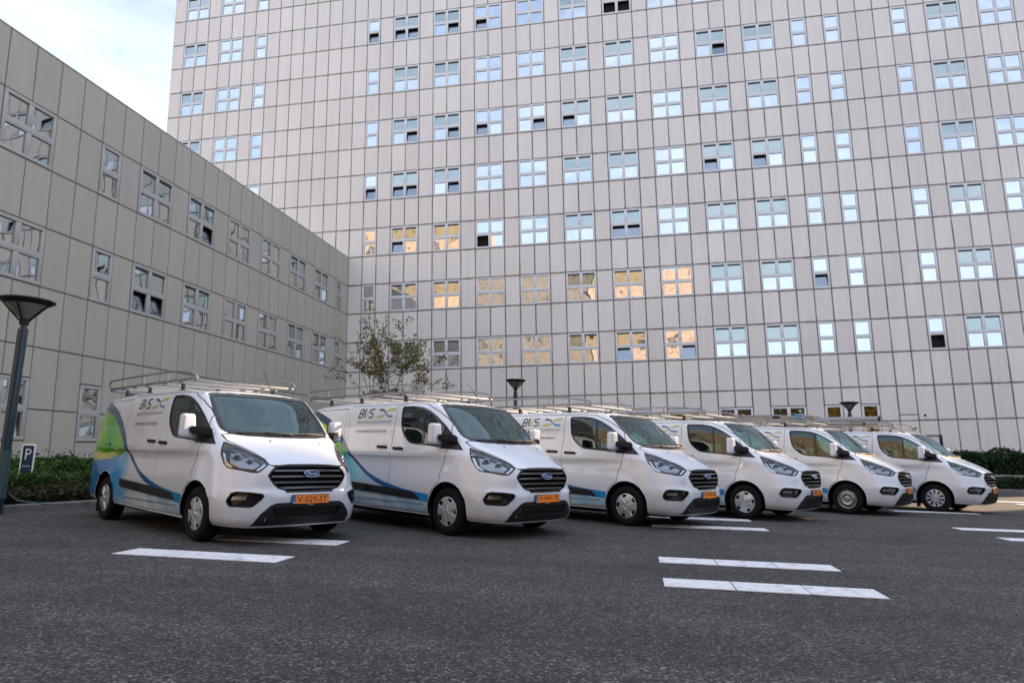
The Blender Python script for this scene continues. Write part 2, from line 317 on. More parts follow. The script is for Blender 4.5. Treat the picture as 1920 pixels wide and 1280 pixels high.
KB=[(46,-4.05),(40,-4.05),(34,-4.0),(26,-4.0),(14,-4.3),(8,-4.5)]
kerb_run(KB,'kerb','low kerb in front of the planting at the foot of the tall facade')
b=MB(); b.add([(x,y+.12,.10) for x,y in KB]+[(8,1,.10),(46,1,.10)],[tuple(range(len(KB)+2))])
tag(b.build('planting_strip',MT['soil']),kind='structure')
# control net: rows (bottom to top) x stations (front centre -> rear centre); right half mirrored
NET = [
 # c0 front centre     c1                 c2                 c3 corner          c4 fender          c5 axle            c6                 c7                 c8                 c9                 c10                c11 rear corner    c12               c13
 [(.93,0,.215),(.925,.30,.215),(.895,.55,.215),(.81,.72,.215),(.52,.885,.225),(0,.91,.24),(-.5,.925,.25),(-1.2,.93,.25),(-2.2,.93,.25),(-3.3,.92,.27),(-4.05,.90,.30),(-4.25,.82,.32),(-4.29,.4,.33),(-4.29,0,.33)],
 [(.985,0,.28),(.98,.30,.28),(.945,.55,.28),(.845,.745,.28),(.54,.925,.28),(0,.955,.29),(-.5,.965,.29),(-1.2,.97,.29),(-2.2,.97,.29),(-3.3,.96,.31),(-4.1,.94,.34),(-4.30,.85,.36),(-4.35,.4,.36),(-4.35,0,.36)],
 [(1.03,0,.50),(1.02,.30,.50),(.985,.55,.50),(.87,.745,.50),(.58,.94,.50),(0,.985,.49),(-.5,.99,.48),(-1.2,.992,.48),(-2.2,.992,.48),(-3.3,.985,.49),(-4.1,.96,.50),(-4.32,.87,.50),(-4.37,.4,.50),(-4.37,0,.50)],
 [(1.035,0,.62),(1.02,.30,.62),(.98,.55,.62),(.865,.735,.62),(.56,.935,.63),(0,.99,.64),(-.5,.993,.62),(-1.2,.994,.60),(-2.2,.994,.60),(-3.3,.99,.64),(-4.1,.96,.62),(-4.32,.87,.62),(-4.37,.4,.62),(-4.37,0,.62)],
 [(1.016,0,.665),(1.002,.30,.665),(.960,.55,.665),(.84,.725,.668),(.545,.928,.68),(0,.991,.69),(-.5,.992,.67),(-1.2,.993,.65),(-2.2,.993,.65),(-3.3,.99,.69),(-4.1,.96,.67),(-4.32,.87,.67),(-4.37,.4,.67),(-4.37,0,.67)],
 [(1.01,0,.83),(.995,.30,.83),(.945,.55,.83),(.80,.715,.83),(.50,.91,.85),(0,.985,.88),(-.5,.985,.85),(-1.2,.985,.80),(-2.2,.985,.80),(-3.3,.985,.85),(-4.1,.955,.82),(-4.31,.865,.82),(-4.35,.4,.82),(-4.35,0,.82)],
 [(.985,0,.945),(.97,.30,.945),(.915,.53,.945),(.76,.69,.95),(.45,.897,.97),(0,.970,.98),(-.5,.968,.96),(-1.2,.969,.95),(-2.2,.969,.95),(-3.3,.972,.96),(-4.1,.95,1.0),(-4.30,.86,1.0),(-4.34,.4,1.0),(-4.34,0,1.0)],
 [(.945,0,.985),(.93,.29,.985),(.87,.515,.985),(.71,.68,1.00),(.41,.884,1.045),(0,.968,1.07),(-.5,.9665,1.055),(-1.2,.967,1.045),(-2.2,.967,1.045),(-3.3,.966,1.055),(-4.1,.945,1.07),(-4.295,.86,1.07),(-4.335,.4,1.07),(-4.335,0,1.07)],
 [(.90,0,1.02),(.885,.28,1.02),(.82,.50,1.02),(.66,.67,1.04),(.38,.875,1.09),(0,.972,1.125),(-.5,.988,1.105),(-1.2,.991,1.095),(-2.2,.991,1.095),(-3.3,.988,1.105),(-4.1,.95,1.12),(-4.29,.86,1.12),(-4.33,.4,1.12),(-4.33,0,1.12)],
 [(.66,0,1.15),(.65,.28,1.15),(.60,.50,1.145),(.48,.68,1.155),(.27,.845,1.20),(-.02,.945,1.22),(-.5,.975,1.20),(-1.2,.978,1.19),(-2.2,.978,1.19),(-3.3,.972,1.20),(-4.09,.94,1.22),(-4.28,.85,1.22),(-4.32,.4,1.22),(-4.32,0,1.22)],
 [(.40,0,1.265),(.385,.28,1.265),(.34,.52,1.265),(.27,.70,1.27),(.15,.83,1.295),(-.06,.918,1.305),(-.5,.95,1.31),(-1.2,.955,1.31),(-2.2,.955,1.31),(-3.3,.95,1.31),(-4.08,.92,1.32),(-4.27,.84,1.32),(-4.31,.4,1.32),(-4.31,0,1.32)],
 [(.30,0,1.315),(.285,.28,1.315),(.23,.54,1.32),(.15,.755,1.335),(.06,.835,1.36),(-.12,.895,1.385),(-.52,.935,1.40),(-1.2,.942,1.41),(-2.2,.945,1.41),(-3.3,.94,1.41),(-4.07,.91,1.42),(-4.26,.835,1.42),(-4.30,.4,1.42),(-4.30,0,1.42)],
 [(-.03,0,1.575),(-.045,.28,1.575),(-.09,.54,1.58),(-.16,.745,1.60),(-.24,.815,1.625),(-.38,.865,1.645),(-.66,.90,1.65),(-1.2,.912,1.65),(-2.2,.918,1.65),(-3.3,.912,1.65),(-4.03,.885,1.65),(-4.22,.81,1.65),(-4.26,.4,1.65),(-4.26,0,1.65)],
 [(-.44,0,1.895),(-.45,.28,1.893),(-.48,.54,1.888),(-.545,.745,1.88),(-.62,.785,1.865),(-.72,.815,1.86),(-.92,.84,1.865),(-1.3,.852,1.87),(-2.2,.862,1.88),(-3.3,.858,1.87),(-3.96,.83,1.85),(-4.13,.755,1.85),(-4.18,.4,1.86),(-4.18,0,1.86)],
 [(-.53,0,1.93),(-.54,.28,1.928),(-.575,.50,1.922),(-.65,.68,1.915),(-.74,.725,1.91),(-.85,.755,1.915),(-1.03,.775,1.93),(-1.4,.785,1.945),(-2.2,.79,1.95),(-3.3,.785,1.94),(-3.88,.765,1.915),(-4.05,.69,1.91),(-4.10,.35,1.925),(-4.10,0,1.93)],
 [(-.80,0,1.965),(-.81,.25,1.963),(-.85,.42,1.957),(-.92,.54,1.95),(-1.0,.585,1.95),(-1.1,.61,1.955),(-1.25,.625,1.96),(-1.5,.635,1.968),(-2.2,.64,1.975),(-3.2,.635,1.968),(-3.75,.60,1.95),(-3.88,.53,1.948),(-3.93,.28,1.955),(-3.94,0,1.957)],
 [(-1.2,0,1.985),(-1.22,0,1.985),(-1.26,0,1.985),(-1.3,0,1.985),(-1.35,0,1.985),(-1.42,0,1.986),(-1.52,0,1.987),(-1.7,0,1.99),(-2.2,0,1.995),(-3.0,0,1.99),(-3.35,0,1.985),(-3.45,0,1.984),(-3.5,0,1.983),(-3.55,0,1.982)],
]
def hermite(pts, n):
    """resample a polyline of vectors through every point, n pieces per span"""
    m=len(pts); t=[0.0]
    for i in range(1,m): t.append(t[-1]+max((pts[i]-pts[i-1]).length,1e-4)**.75)
    tan=[]
    for i in range(m):
        if i==0: tan.append((pts[1]-pts[0])/(t[1]-t[0]))
        elif i==m-1: tan.append((pts[-1]-pts[-2])/(t[-1]-t[-2]))
        else:
            a=(pts[i]-pts[i-1])/(t[i]-t[i-1]); b=(pts[i+1]-pts[i])/(t[i+1]-t[i])
            wa=t[i+1]-t[i]; wb=t[i]-t[i-1]; v=(a*wa+b*wb)/(wa+wb)
            # monotone limiter per axis
            for k in range(3):
                if a[k]*b[k]<=0 : v[k]=0 if abs(a[k])+abs(b[k])>1e-6 and min(abs(a[k]),abs(b[k]))>.02 else v[k]
            tan.append(v)
    out=[]
    for i in range(m-1):
        h=t[i+1]-t[i]
        for j in range(n):
            s=j/n; s2=s*s; s3=s2*s
            out.append(pts[i]*(2*s3-3*s2+1)+tan[i]*h*(s3-2*s2+s)+pts[i+1]*(3*s2-2*s3)+tan[i+1]*h*(s3-s2))
    out.append(pts[-1].copy()); return out
def flare(p):
    """wheel-arch lips swell the flank a little"""
    for cx in (0.0,-3.3):
        d=math.hypot(p.x-cx,p.z-.34)
        if .36<d<.62 and abs(p.y)>.7: 
            k=(d-.36)/.26; p.y+=math.copysign(.016*(1-k)*(1-k),p.y)
    return p
def body_bm(nu=4,nv=4):
    rows=[hermite([Vector(c) for c in r],nu) for r in NET]
    cols=[]
    for c in range(len(rows[0])): cols.append(hermite([r[c] for r in rows],nv))
    nc=len(cols); nr=len(cols[0])
    bm=bmesh.new()
    R=[[bm.verts.new(flare(Vector((cols[c][r].x,-cols[c][r].y,cols[c][r].z)))) for r in range(nr)] for c in range(nc)]
    L=[[bm.verts.new(flare(Vector((cols[c][r].x, cols[c][r].y,cols[c][r].z)))) for r in range(nr)] for c in range(nc)]
    for c in range(nc-1):
        for r in range(nr-1):
            bm.faces.new((R[c][r],R[c][r+1],R[c+1][r+1],R[c+1][r]))
            bm.faces.new((L[c][r],L[c+1][r],L[c+1][r+1],L[c][r+1]))
    bmesh.ops.remove_doubles(bm,verts=bm.verts,dist=2e-4)
    be=[e for e in bm.edges if e.is_boundary]
    bmesh.ops.holes_fill(bm,edges=be,sides=0)
    bmesh.ops.recalc_face_normals(bm,faces=bm.faces)
    return bm
# ------------------------------------------------------------------ van: surface tools
BB=body_bm(); BV=BVHTree.FromBMesh(BB)
DG=math.sqrt(.5)
def caster(mode,side=-1):
    """2D outline -> point and normal on the body skin, seen from the side, the front, above or the front corner"""
    def f(a,c,far=3.0):
        if mode=='side': o=Vector((a,side*far,c)); d=Vector((0,-side,0))
        elif mode=='front': o=Vector((far,a,c)); d=Vector((-1,0,0))
        elif mode=='rear': o=Vector((-7,a,c)); d=Vector((1,0,0))
        elif mode=='top': o=Vector((a,c,far)); d=Vector((0,0,-1))
        else: # corner: a runs along (1,-side)/sqrt2
            e=Vector((DG,-side*DG,0)); o=e*a+Vector((0,0,c))+Vector((DG,side*DG,0))*far; d=Vector((-DG,-side*DG,0))
        h=BV.ray_cast(o,d)
        if h[0] is None:
            h=BV.find_nearest(o+d*far); return h[0],-d,d
        n=h[1]
        if n.dot(d)>0: n=-n
        return h[0],n,d
    return f
def inpoly(x,y,P):
    c=False; j=len(P)-1
    for i in range(len(P)):
        if (P[i][1]>y)!=(P[j][1]>y) and x<(P[j][0]-P[i][0])*(y-P[i][1])/(P[j][1]-P[i][1])+P[i][0]: c=not c
        j=i
    return c
def densify(P,st):
    out=[]
    for i in range(len(P)):
        a=P[i]; b=P[(i+1)%len(P)]; n=max(1,int(math.hypot(b[0]-a[0],b[1]-a[1])/st))
        for k in range(n): out.append((a[0]+(b[0]-a[0])*k/n,a[1]+(b[1]-a[1])*k/n))
    return out
def smoothpoly(P,it=1):
    for _ in range(it):
        Q=[]
        for i in range(len(P)):
            a=P[i]; b=P[(i+1)%len(P)]
            Q+=[(a[0]*.8+b[0]*.2,a[1]*.8+b[1]*.2),(a[0]*.2+b[0]*.8,a[1]*.2+b[1]*.8)]
        P=Q
    return P
def tri2d(P,holes=(),st=.05):
    loops=[densify(P,st)]+[densify(h,st) for h in holes]
    V=[];E=[]
    for lp in loops:
        b=len(V); V+=lp; E+=[(b+i,b+(i+1)%len(lp)) for i in range(len(lp))]
    xs=[p[0] for p in P]; ys=[p[1] for p in P]
    x=min(xs)+st*.5
    while x<max(xs):
        y=min(ys)+st*.5
        while y<max(ys):
            if inpoly(x,y,P) and not any(inpoly(x,y,h) for h in holes):
                if min((x-q[0])**2+(y-q[1])**2 for q in V[:sum(len(l) for l in loops)])>(st*.45)**2: V.append((x,y))
            y+=st
        x+=st
    r=delaunay_2d_cdt([Vector(v) for v in V],E,[],0,1e-6)
    vs=[(v.x,v.y) for v in r[0]]; fs=[]
    for f in r[2]:
        cx=sum(vs[i][0] for i in f)/len(f); cy=sum(vs[i][1] for i in f)/len(f)
        if inpoly(cx,cy,P) and not any(inpoly(cx,cy,h) for h in holes): fs.append(tuple(f))
    return vs,fs
def patch(mb,P,mode,side=-1,out=.003,inn=None,holes=(),st=.05,m=0,along=False,smooth=True):
    """skin piece: projected sheet at height out; with inn a closed solid down to inn"""
    vs,fs=tri2d(P,holes,st); C=caster(mode,side)
    pts=[C(a,c) for a,c in vs]
    def off(q,h): return q[0]-q[2]*h if along else q[0]+q[1]*h
    top=[off(q,out) for q in pts]
    # orientation
    f0=fs[0]; nn=(top[f0[1]]-top[f0[0]]).cross(top[f0[2]]-top[f0[0]])
    if nn.dot(pts[f0[0]][2])>0: fs=[f[::-1] for f in fs]
    if inn is None: mb.add(top,fs,m,smooth); return
    k=len(vs); low=[off(q,inn) for q in pts]
    F=list(fs)+[tuple(k+i for i in f[::-1]) for f in fs]
    cnt={}
    for f in fs:
        for i in range(len(f)):
            e=(f[i],f[(i+1)%len(f)]); cnt[e]=1
    for (a,b) in list(cnt):
        if (b,a) not in cnt: F.append((b,a,k+a,k+b))
    mb.add(top+low,F,m,smooth)
def ribbon(P,w,closed=False):
    """polygon(s) of a band of width w along a 2D polyline"""
    n=len(P); Lft=[];Rgt=[]
    for i in range(n):
        a=P[i-1] if (i>0 or closed) else P[i]; b=P[(i+1)%n] if (i<n-1 or closed) else P[i]
        d=Vector((b[0]-a[0],b[1]-a[1])); d.normalize(); nx,ny=-d.y,d.x
        # mitre
        k=1.0
        if (0<i<n-1) or closed:
            d1=Vector((P[i][0]-a[0],P[i][1]-a[1])).normalized(); k=1/max(.5,abs(-d1.y*nx+d1.x*ny))
        Lft.append((P[i][0]+nx*w/2*k,P[i][1]+ny*w/2*k)); Rgt.append((P[i][0]-nx*w/2*k,P[i][1]-ny*w/2*k))
    return Lft,Rgt
def inset(P,d):
    a,b=ribbon(P,2*d,True)
    ar=lambda Q:abs(sum(Q[i-1][0]*Q[i][1]-Q[i][0]*Q[i-1][1] for i in range(len(Q))))
    return a if ar(a)<ar(b) else b
# outlines measured on the body (side: x,z  front: y,z  corner: along,z  top: x,y)
SIDEWIN=[(-1.245,1.868),(-.97,1.866),(-.775,1.842),(-.60,1.785),(-.42,1.69),(-.23,1.565),(-.05,1.415),(.20,1.20),(.0,1.205),(-.40,1.245),(-.88,1.278),(-.99,1.315),(-1.13,1.42),(-1.20,1.52),(-1.262,1.80),(-1.262,1.85)]
SIDEWIN=smoothpoly(SIDEWIN)
MIRTRI=[(.205,1.196),(-.20,1.215),(-.245,1.572),(-.05,1.417)]
WS=[(-.74,1.868),(-.70,1.905),(-.45,1.908),(0,1.913),(.45,1.908),(.70,1.905),(.74,1.868),(.775,1.64),(.795,1.44),(.765,1.36),(.66,1.325),(.35,1.308),(0,1.305),(-.35,1.308),(-.66,1.325),(-.765,1.36),(-.795,1.44),(-.775,1.64)]
WS=smoothpoly(WS)
def cc(x,y,z): return ((x-y*-1*-1)*DG if False else (x+y)*DG,z)     # right side (y<0): along (1,1)/sqrt2
HL=[cc(.26,-.815,1.236),cc(.423,-.707,1.179),cc(.618,-.614,1.099),cc(.788,-.533,1.028),cc(.887,-.512,.976),cc(.907,-.545,.938),cc(.894,-.598,.891),cc(.872,-.635,.862),cc(.809,-.692,.862),cc(.714,-.765,.883),cc(.592,-.845,.902),cc(.53,-.875,.918),cc(.468,-.89,.968),cc(.374,-.889,1.069),cc(.339,-.878,1.125),cc(.30,-.85,1.18)]
FOG=[cc(.651,-.907,.531),cc(.691,-.869,.622),cc(.745,-.831,.642),cc(.873,-.719,.637),cc(.956,-.604,.621),cc(.97,-.578,.594),cc(.962,-.602,.553),cc(.917,-.683,.470),cc(.895,-.715,.455),cc(.70,-.881,.462),cc(.672,-.893,.485)]
FOGL=[cc(.706,-.874,.539),cc(.722,-.862,.582),cc(.857,-.75,.584),cc(.848,-.76,.540)]
GR=[(-.55,.838),(-.51,.892),(-.465,.938),(-.41,.960),(0,.964),(.41,.960),(.465,.938),(.51,.892),(.55,.838),(.525,.783),(.47,.715),(.43,.68),(.345,.655),(.32,.628),(-.32,.628),(-.345,.655),(-.43,.68),(-.47,.715),(-.525,.783)]
LOW=[(-.69,.236),(-.61,.38),(-.51,.478),(-.44,.507),(0,.512),(.44,.507),(.51,.478),(.61,.38),(.69,.236)]
LOWIN=[(-.50,.455),(-.425,.345),(.425,.345),(.50,.455)]
BON=[(.905,-.52),(.935,-.475),(.950,-.40),(.962,-.2),(.966,0),(.962,.2),(.950,.40),(.935,.475),(.905,.52),(.80,.528),(.618,.60),(.43,.69),(.28,.775),(.155,.795),(.17,.70),(.26,.50),(.315,.25),(.33,0),(.315,-.25),(.26,-.50),(.17,-.70),(.155,-.795),(.28,-.775),(.43,-.69),(.618,-.60),(.80,-.528)]
ARC=[(.43*math.cos(R(a)),.34+.43*math.sin(R(a))) for a in (116,130,145,160,172)]
DOOR=[(-1.385,1.905),(-1.0,1.912),(-.74,1.893),(-.455,1.782),(-.24,1.652),(-.145,1.577),(-.109,1.50),(-.06,1.40),(-.055,1.19),(-.10,1.027),(-.16,.868),(-.172,.755)]+ARC+[(-.44,.315),(-1.385,.315),(-1.39,.70),(-1.388,1.17),(-1.372,1.60)]
SLID=[(-2.70,1.905),(-1.40,1.905),(-1.387,1.60),(-1.402,1.17),(-1.404,.70),(-1.40,.315),(-2.66,.315),(-2.66,.9),(-2.665,1.41),(-2.685,1.70)]
# ---- cut the shell
def mkobj(mb,name,mats):
    me=mb.mesh(name,mats); me.validate(); o=bpy.data.objects.new(name,me); COL.objects.link(o); return o
bme=bpy.data.meshes.new('van_body'); BB.to_mesh(bme); bme.materials.append(MT['paint']); bme.materials.append(MT['under']); bme.materials.append(MT['dark']); bme.materials.append(MT['black'])
bob=bpy.data.objects.new('tmp',bme); COL.objects.link(bob)
cutters=[]
def cut(mb,m,name='cut'):
    o=mkobj(mb,name,[MT['paint'],MT['under'],MT['dark'],MT['black']])
    bm=bmesh.new(); bm.from_mesh(o.data); bmesh.ops.recalc_face_normals(bm,faces=bm.faces)
    for f in bm.faces: f.material_index=m
    bm.to_mesh(o.data); bm.free(); cutters.append(o)
    md=bob.modifiers.new('b','BOOLEAN'); md.operation='DIFFERENCE'; md.solver='EXACT'; md.object=o; md.material_mode='TRANSFER'
# cab hollow
sec=[(-1.46,.90,.80,.42,1.90),(-1.0,.90,.78,.42,1.885),(-.62,.90,.74,.42,1.85),(-.30,.88,.74,.45,1.66),(-.02,.86,.74,.50,1.44),(.17,.80,.70,.85,1.27),(.30,.68,.6,.9,1.17)]
v=[];fcs=[]
for (x,yb,yt,zb,zt) in sec:
    zm=min(1.25,zt-.05); v+=[(x,-yb,zb),(x,yb,zb),(x,yb,zm),(x,yt,zt),(x,-yt,zt),(x,-yb,zm)]
for i in range(len(sec)-1):
    for j in range(6): fcs.append((i*6+j,i*6+(j+1)%6,(i+1)*6+(j+1)%6,(i+1)*6+j))
fcs+=[tuple(range(5,-1,-1)),tuple((len(sec)-1)*6+j for j in range(6))]
mb=MB(); mb.add(v,fcs); cut(mb,2)
WSC=inset(WS,.012); SWC=inset(SIDEWIN,.012)
mb=MB(); patch(mb,WSC,'front',out=.12,inn=-.20,st=.12,along=True,smooth=False); cut(mb,2)
for sd_ in (-1,1):
    mb=MB(); patch(mb,SWC,'side',sd_,.12,-.20,st=.12,along=True,smooth=False); cut(mb,2)
    for cx in (0,-3.3):
        mb=MB(); prof=[(0,.58),(.405,.58),(.405,1.3),(0,1.3)] 
        n_=40; vs=[(cx+.408*math.cos(2*PI*j/n_),sd_*y_,.34+.408*math.sin(2*PI*j/n_)) for y_ in (.55,1.3) for j in range(n_)]
        mb.add(vs,[(j,(j+1)%n_,n_+(j+1)%n_,n_+j) for j in range(n_)]+[tuple(range(n_-1,-1,-1)),tuple(range(n_,2*n_))]); cut(mb,1)
    mb=MB(); patch(mb,HL,'corner',sd_,.10,-.055,st=.06,along=True,smooth=False); cut(mb,3)
    mb=MB(); patch(mb,FOG,'corner',sd_,.10,-.05,st=.08,along=True,smooth=False); cut(mb,3)
mb=MB(); patch(mb,GR,'front',out=.12,inn=-.06,st=.1,along=True,smooth=False); cut(mb,3)
mb=MB(); patch(mb,LOWIN,'front',out=.12,inn=-.06,st=.1,along=True,smooth=False); cut(mb,3)
def groove(P,mode,sd_,w=.012,closed=True):
    a,b=ribbon(P,w,closed); mb=MB()
    if closed:
        ar=lambda Q:abs(sum(Q[i-1][0]*Q[i][1]-Q[i][0]*Q[i-1][1] for i in range(len(Q))))
        o_,i_=(a,b) if ar(a)>ar(b) else (b,a); patch(mb,o_,mode,sd_,.03,-.013,holes=[i_],st=.09,along=(mode!='x'),smooth=False)
    else: patch(mb,a+b[::-1],mode,sd_,.03,-.013,st=.09,along=True,smooth=False)
    cut(mb,3)
for sd_ in (-1,1):
    groove(DOOR,'side',sd_,.009); 
    groove([(-1.41,1.91)]+[SLID[0]]+SLID[:5:-1]+[(-1.41,.315)],'side',sd_,.010,False)
    groove([(-1.56,1.872),(-2.62,1.872)],'side',sd_,.007,False)
    groove([(-2.78,1.40),(-2.79,1.868),(-3.86,1.845),(-3.98,1.62)],'side',sd_,.007,False)
groove(BON,'top',1)
dg=bpy.context.evaluated_depsgraph_get(); ev=bob.evaluated_get(dg); BODY=bpy.data.meshes.new_from_object(ev); BODY.name='van_body_mesh'
print('body faces',len(BODY.polygons))
for o in cutters+[bob]: bpy.data.objects.remove(o,do_unlink=True)
bm=bmesh.new(); bm.from_mesh(BODY)
bmesh.ops.remove_doubles(bm,verts=bm.verts,dist=1e-5)
for f in bm.faces:
    f.smooth=True
    if f.normal.z<-.8 and f.calc_center_median().z<.36: f.material_index=1
bm.to_mesh(BODY); bm.free(); BODY.set_sharp_from_angle(angle=R(32))
VM={}   # mesh library for the van
def lib(name,mb,mats,ang=35): VM[name]=mb.mesh(name,mats,ang)
def P(name,poly,mode,m,sd_=-1,out=.003,inn=None,holes=(),st=.05,along=False):
    mb=MB(); patch(mb,poly,mode,sd_,out,inn,holes,st,0,along); lib(name,mb,MT[m])
WSG=inset(WS,.055); SWG=inset(SIDEWIN,.028)
P('bonnet',inset(BON,.006),'top','paint',out=.0025,inn=-.004,st=.07)
P('windscreen',WSC,'front','wglass',out=-.004,st=.07); P('windscreen_frit',inset(WS,-.004),'front','gloss',out=.0015,inn=-.006,holes=[WSG],st=.05)
for sd_,k in ((-1,'R'),(1,'L')):
    P('door'+k,inset(DOOR,.006),'side','paint',sd_,.0025,-.004,holes=[inset(SIDEWIN,-.002)],st=.045)
    P('slide'+k,inset(SLID,.006),'side','paint',sd_,.0025,-.004,st=.055)
    P('sidewin'+k,SWC,'side','glass',sd_,-.005,st=.08); P('rubber'+k,SIDEWIN,'side','gloss',sd_,.004,-.008,holes=[SWG],st=.05)
    P('mirtri'+k,MIRTRI,'side','black',sd_,.006,-.006,st=.08)
    P('windiv'+k,[(-.70,1.83),(-.655,1.81),(-.60,1.25),(-.645,1.25)],'side','gloss',sd_,.002,-.01,st=.08)
    P('strip'+k,[(-2.63,.66),(-1.41,.607),(-.78,.568),(-.70,.55),(-.585,.468),(-.78,.468),(-1.4,.492),(-2.60,.548)],'side','black',sd_,.022,-.004,st=.09)
    P('rail'+k,[(-3.86,1.225),(-2.84,1.165),(-2.84,1.125),(-3.86,1.178)],'side','black',sd_,.006,-.004,st=.1)
    P('sill'+k,[(-2.86,.300),(-.42,.262),(-.42,.225),(-2.86,.245)],'side','paint',sd_,.016,-.01,st=.12)
    # lamp internals
    P('hl_lens'+k,inset(HL,.004),'corner','clear',sd_,.002,st=.04,along=True)
    P('hl_rim'+k,inset(HL,-.002),'corner','gloss',sd_,.003,-.02,holes=[inset(HL,.010)],st=.04,along=True)
    P('hl_dark'+k,inset(HL,.006),'corner','lampdark',sd_,-.050,st=.05,along=True)
    top_band=[cc(.36,-.87,1.150),cc(.43,-.80,1.148),cc(.55,-.70,1.112),cc(.70,-.60,1.045),cc(.85,-.53,.980),cc(.878,-.55,.945),cc(.86,-.64,.880),cc(.84,-.655,.892),cc(.845,-.575,.940),cc(.82,-.56,.965),cc(.68,-.62,1.022),cc(.53,-.72,1.088),cc(.42,-.81,1.122),cc(.355,-.875,1.120)]
    P('hl_band'+k,top_band,'corner','chrome',sd_,-.010,-.03,st=.06,along=True)
    leg=[cc(.40,-.89,1.095),cc(.44,-.88,1.085),cc(.50,-.87,.985),cc(.60,-.835,.925),cc(.585,-.845,.915),cc(.50,-.885,.945),cc(.455,-.89,1.01)]
    P('hl_leg'+k,leg,'corner','chrome',sd_,-.012,-.03,st=.06,along=True)
    refl=[cc(.47,-.83,1.09),cc(.60,-.73,1.055),cc(.72,-.65,1.005),cc(.83,-.60,.955),cc(.80,-.67,.895),cc(.66,-.79,.915),cc(.54,-.85,.965)]
    P('hl_refl'+k,refl,'corner','refl',sd_,-.036,-.045,st=.05,along=True)
    P('hl_tip'+k,[cc(.285,-.83,1.215),cc(.41,-.73,1.17),cc(.42,-.76,1.158),cc(.335,-.85,1.16)],'corner','amber',sd_,-.014,-.03,st=.06,along=True)
    mb=MB(); C=caster('corner',sd_)
    for (x_,y_,z_,rr) in ((.575,-.785,1.030,.052),(.72,-.69,.985,.040)):
        a_=cc(x_,y_,z_); p_,n_,d_=C(*a_); o_=p_+d_*.022
        e1=Vector((DG,-sd_*DG,0)); e2=Vector((0,0,1))
        ring=[o_+(e1*math.cos(2*PI*j/20)+e2*math.sin(2*PI*j/20))*rr for j in range(20)]
        mb.tube(ring,.007,0,6,closed=True)
        vs=[o_-d_*(.012*math.sqrt(max(0,1-(q/6)**2)))+(e1*math.cos(2*PI*j/20)+e2*math.sin(2*PI*j/20))*rr*.72*q/6 for q in range(7) for j in range(20)]
        mb.add(vs,[(q*20+j,q*20+(j+1)%20,(q+1)*20+(j+1)%20,(q+1)*20+j) for q in range(6) for j in range(20)],1,True)
    lib('hl_proj'+k,mb,[MT['chrome'],MT['gloss']])
    P('fogrim'+k,inset(FOG,-.008),'corner','black',sd_,.008,-.02,holes=[inset(FOG,.016)],st=.05,along=True)
    P('fogback'+k,inset(FOG,.012),'corner','gloss',sd_,-.042,st=.08,along=True)
    P('foglamp'+k,FOGL,'corner','refl',sd_,-.014,-.04,st=.03,along=True)
P('grille_rim',inset(GR,-.004),'front','black',out=.008,inn=-.02,holes=[inset(GR,.020)],st=.05,along=True)
P('grille_back',inset(GR,.01),'front','under',out=-.055,st=.1,along=True)
for q in range(4):
    z_=(.893,.822,.751,.685)[q]; hw=(.47,.50,.47,.39)[q]
    mb=MB(); patch(mb,[(-hw,z_-.012),(-hw,z_+.010),(0,z_+.014),(hw,z_+.010),(hw,z_-.012),(0,z_-.009)],'front',1,-.004,-.032,st=.08,along=True); lib('gslat%d'%q,mb,MT['slat'])
P('lower',LOW,'front','black',out=.004,inn=-.01,holes=[inset(LOWIN,-.002)],st=.07,along=True)
for q in range(3):
    z_=.375+q*.03; hw=.42+.02*q; P('lslat%d'%q,[(-hw,z_-.006),(-hw,z_+.006),(hw,z_+.006),(hw,z_-.006)],'front','black',out=-.012,inn=-.04,st=.1,along=True)
# cowl
P('cowl',[(.17,-.735),(.255,-.52),(.31,-.25),(.325,0),(.31,.25),(.255,.52),(.17,.735),(.15,.71),(.225,.50),(.275,.25),(.29,0),(.275,-.25),(.225,-.50),(.15,-.71)],'top','black',out=.006,inn=-.004,st=.06)
# plate, badge, lettering ---------------------------------------------------
def text2d(s,size,shear=0,space=1.0,cw=1.0):
    cu=bpy.data.curves.new('t','FONT'); cu.body=s; cu.size=size; cu.shear=shear; cu.space_character=space; cu.resolution_u=2
    o=bpy.data.objects.new('t',cu); COL.objects.link(o); dg=bpy.context.evaluated_depsgraph_get(); me=bpy.data.meshes.new_from_object(o.evaluated_get(dg))
    vs=[(v.co.x*cw,v.co.y) for v in me.vertices]; fs=[tuple(p.vertices) for p in me.polygons]; bpy.data.objects.remove(o,do_unlink=True); bpy.data.meshes.remove(me)
    return vs,fs
def fit2d(vs,x0,x1,z0,z1=None):
    a=min(v[0] for v in vs); b=max(v[0] for v in vs); c=min(v[1] for v in vs); d=max(v[1] for v in vs)
    k=(x1-x0)/(b-a); kz=k if z1 is None else (z1-z0)/(d-c); return [(x0+(v[0]-a)*k,z0+(v[1]-c)*kz) for v in vs]
def lay(mb,vs,fs,m,sd_,out=.0075):
    """print a flat shape on the flank; on the left flank it reads nose-to-tail"""
    C=caster('side',sd_); pts=[]
    for (x_,z_) in vs:
        if sd_>0: x_=-3.9-x_
        h=C(x_,z_); pts.append(h[0]+Vector((0,sd_*out,0)))
    mb.add(pts,[f if sd_<0 else f for f in fs],m,False)
def curve_band(P_,w0,w1):
    n=len(P_); Lf=[];Rt=[]
    for i in range(n):
        a=P_[max(0,i-1)]; b=P_[min(n-1,i+1)]; d=Vector((b[0]-a[0],b[1]-a[1])).normalized(); w=w0+(w1-w0)*i/(n-1)
        Lf.append((P_[i][0]-d.y*w/2,P_[i][1]+d.x*w/2)); Rt.append((P_[i][0]+d.y*w/2,P_[i][1]-d.x*w/2))
    return Lf+Rt, [(i,i+1,n+i+1,n+i) for i in range(n-1)]
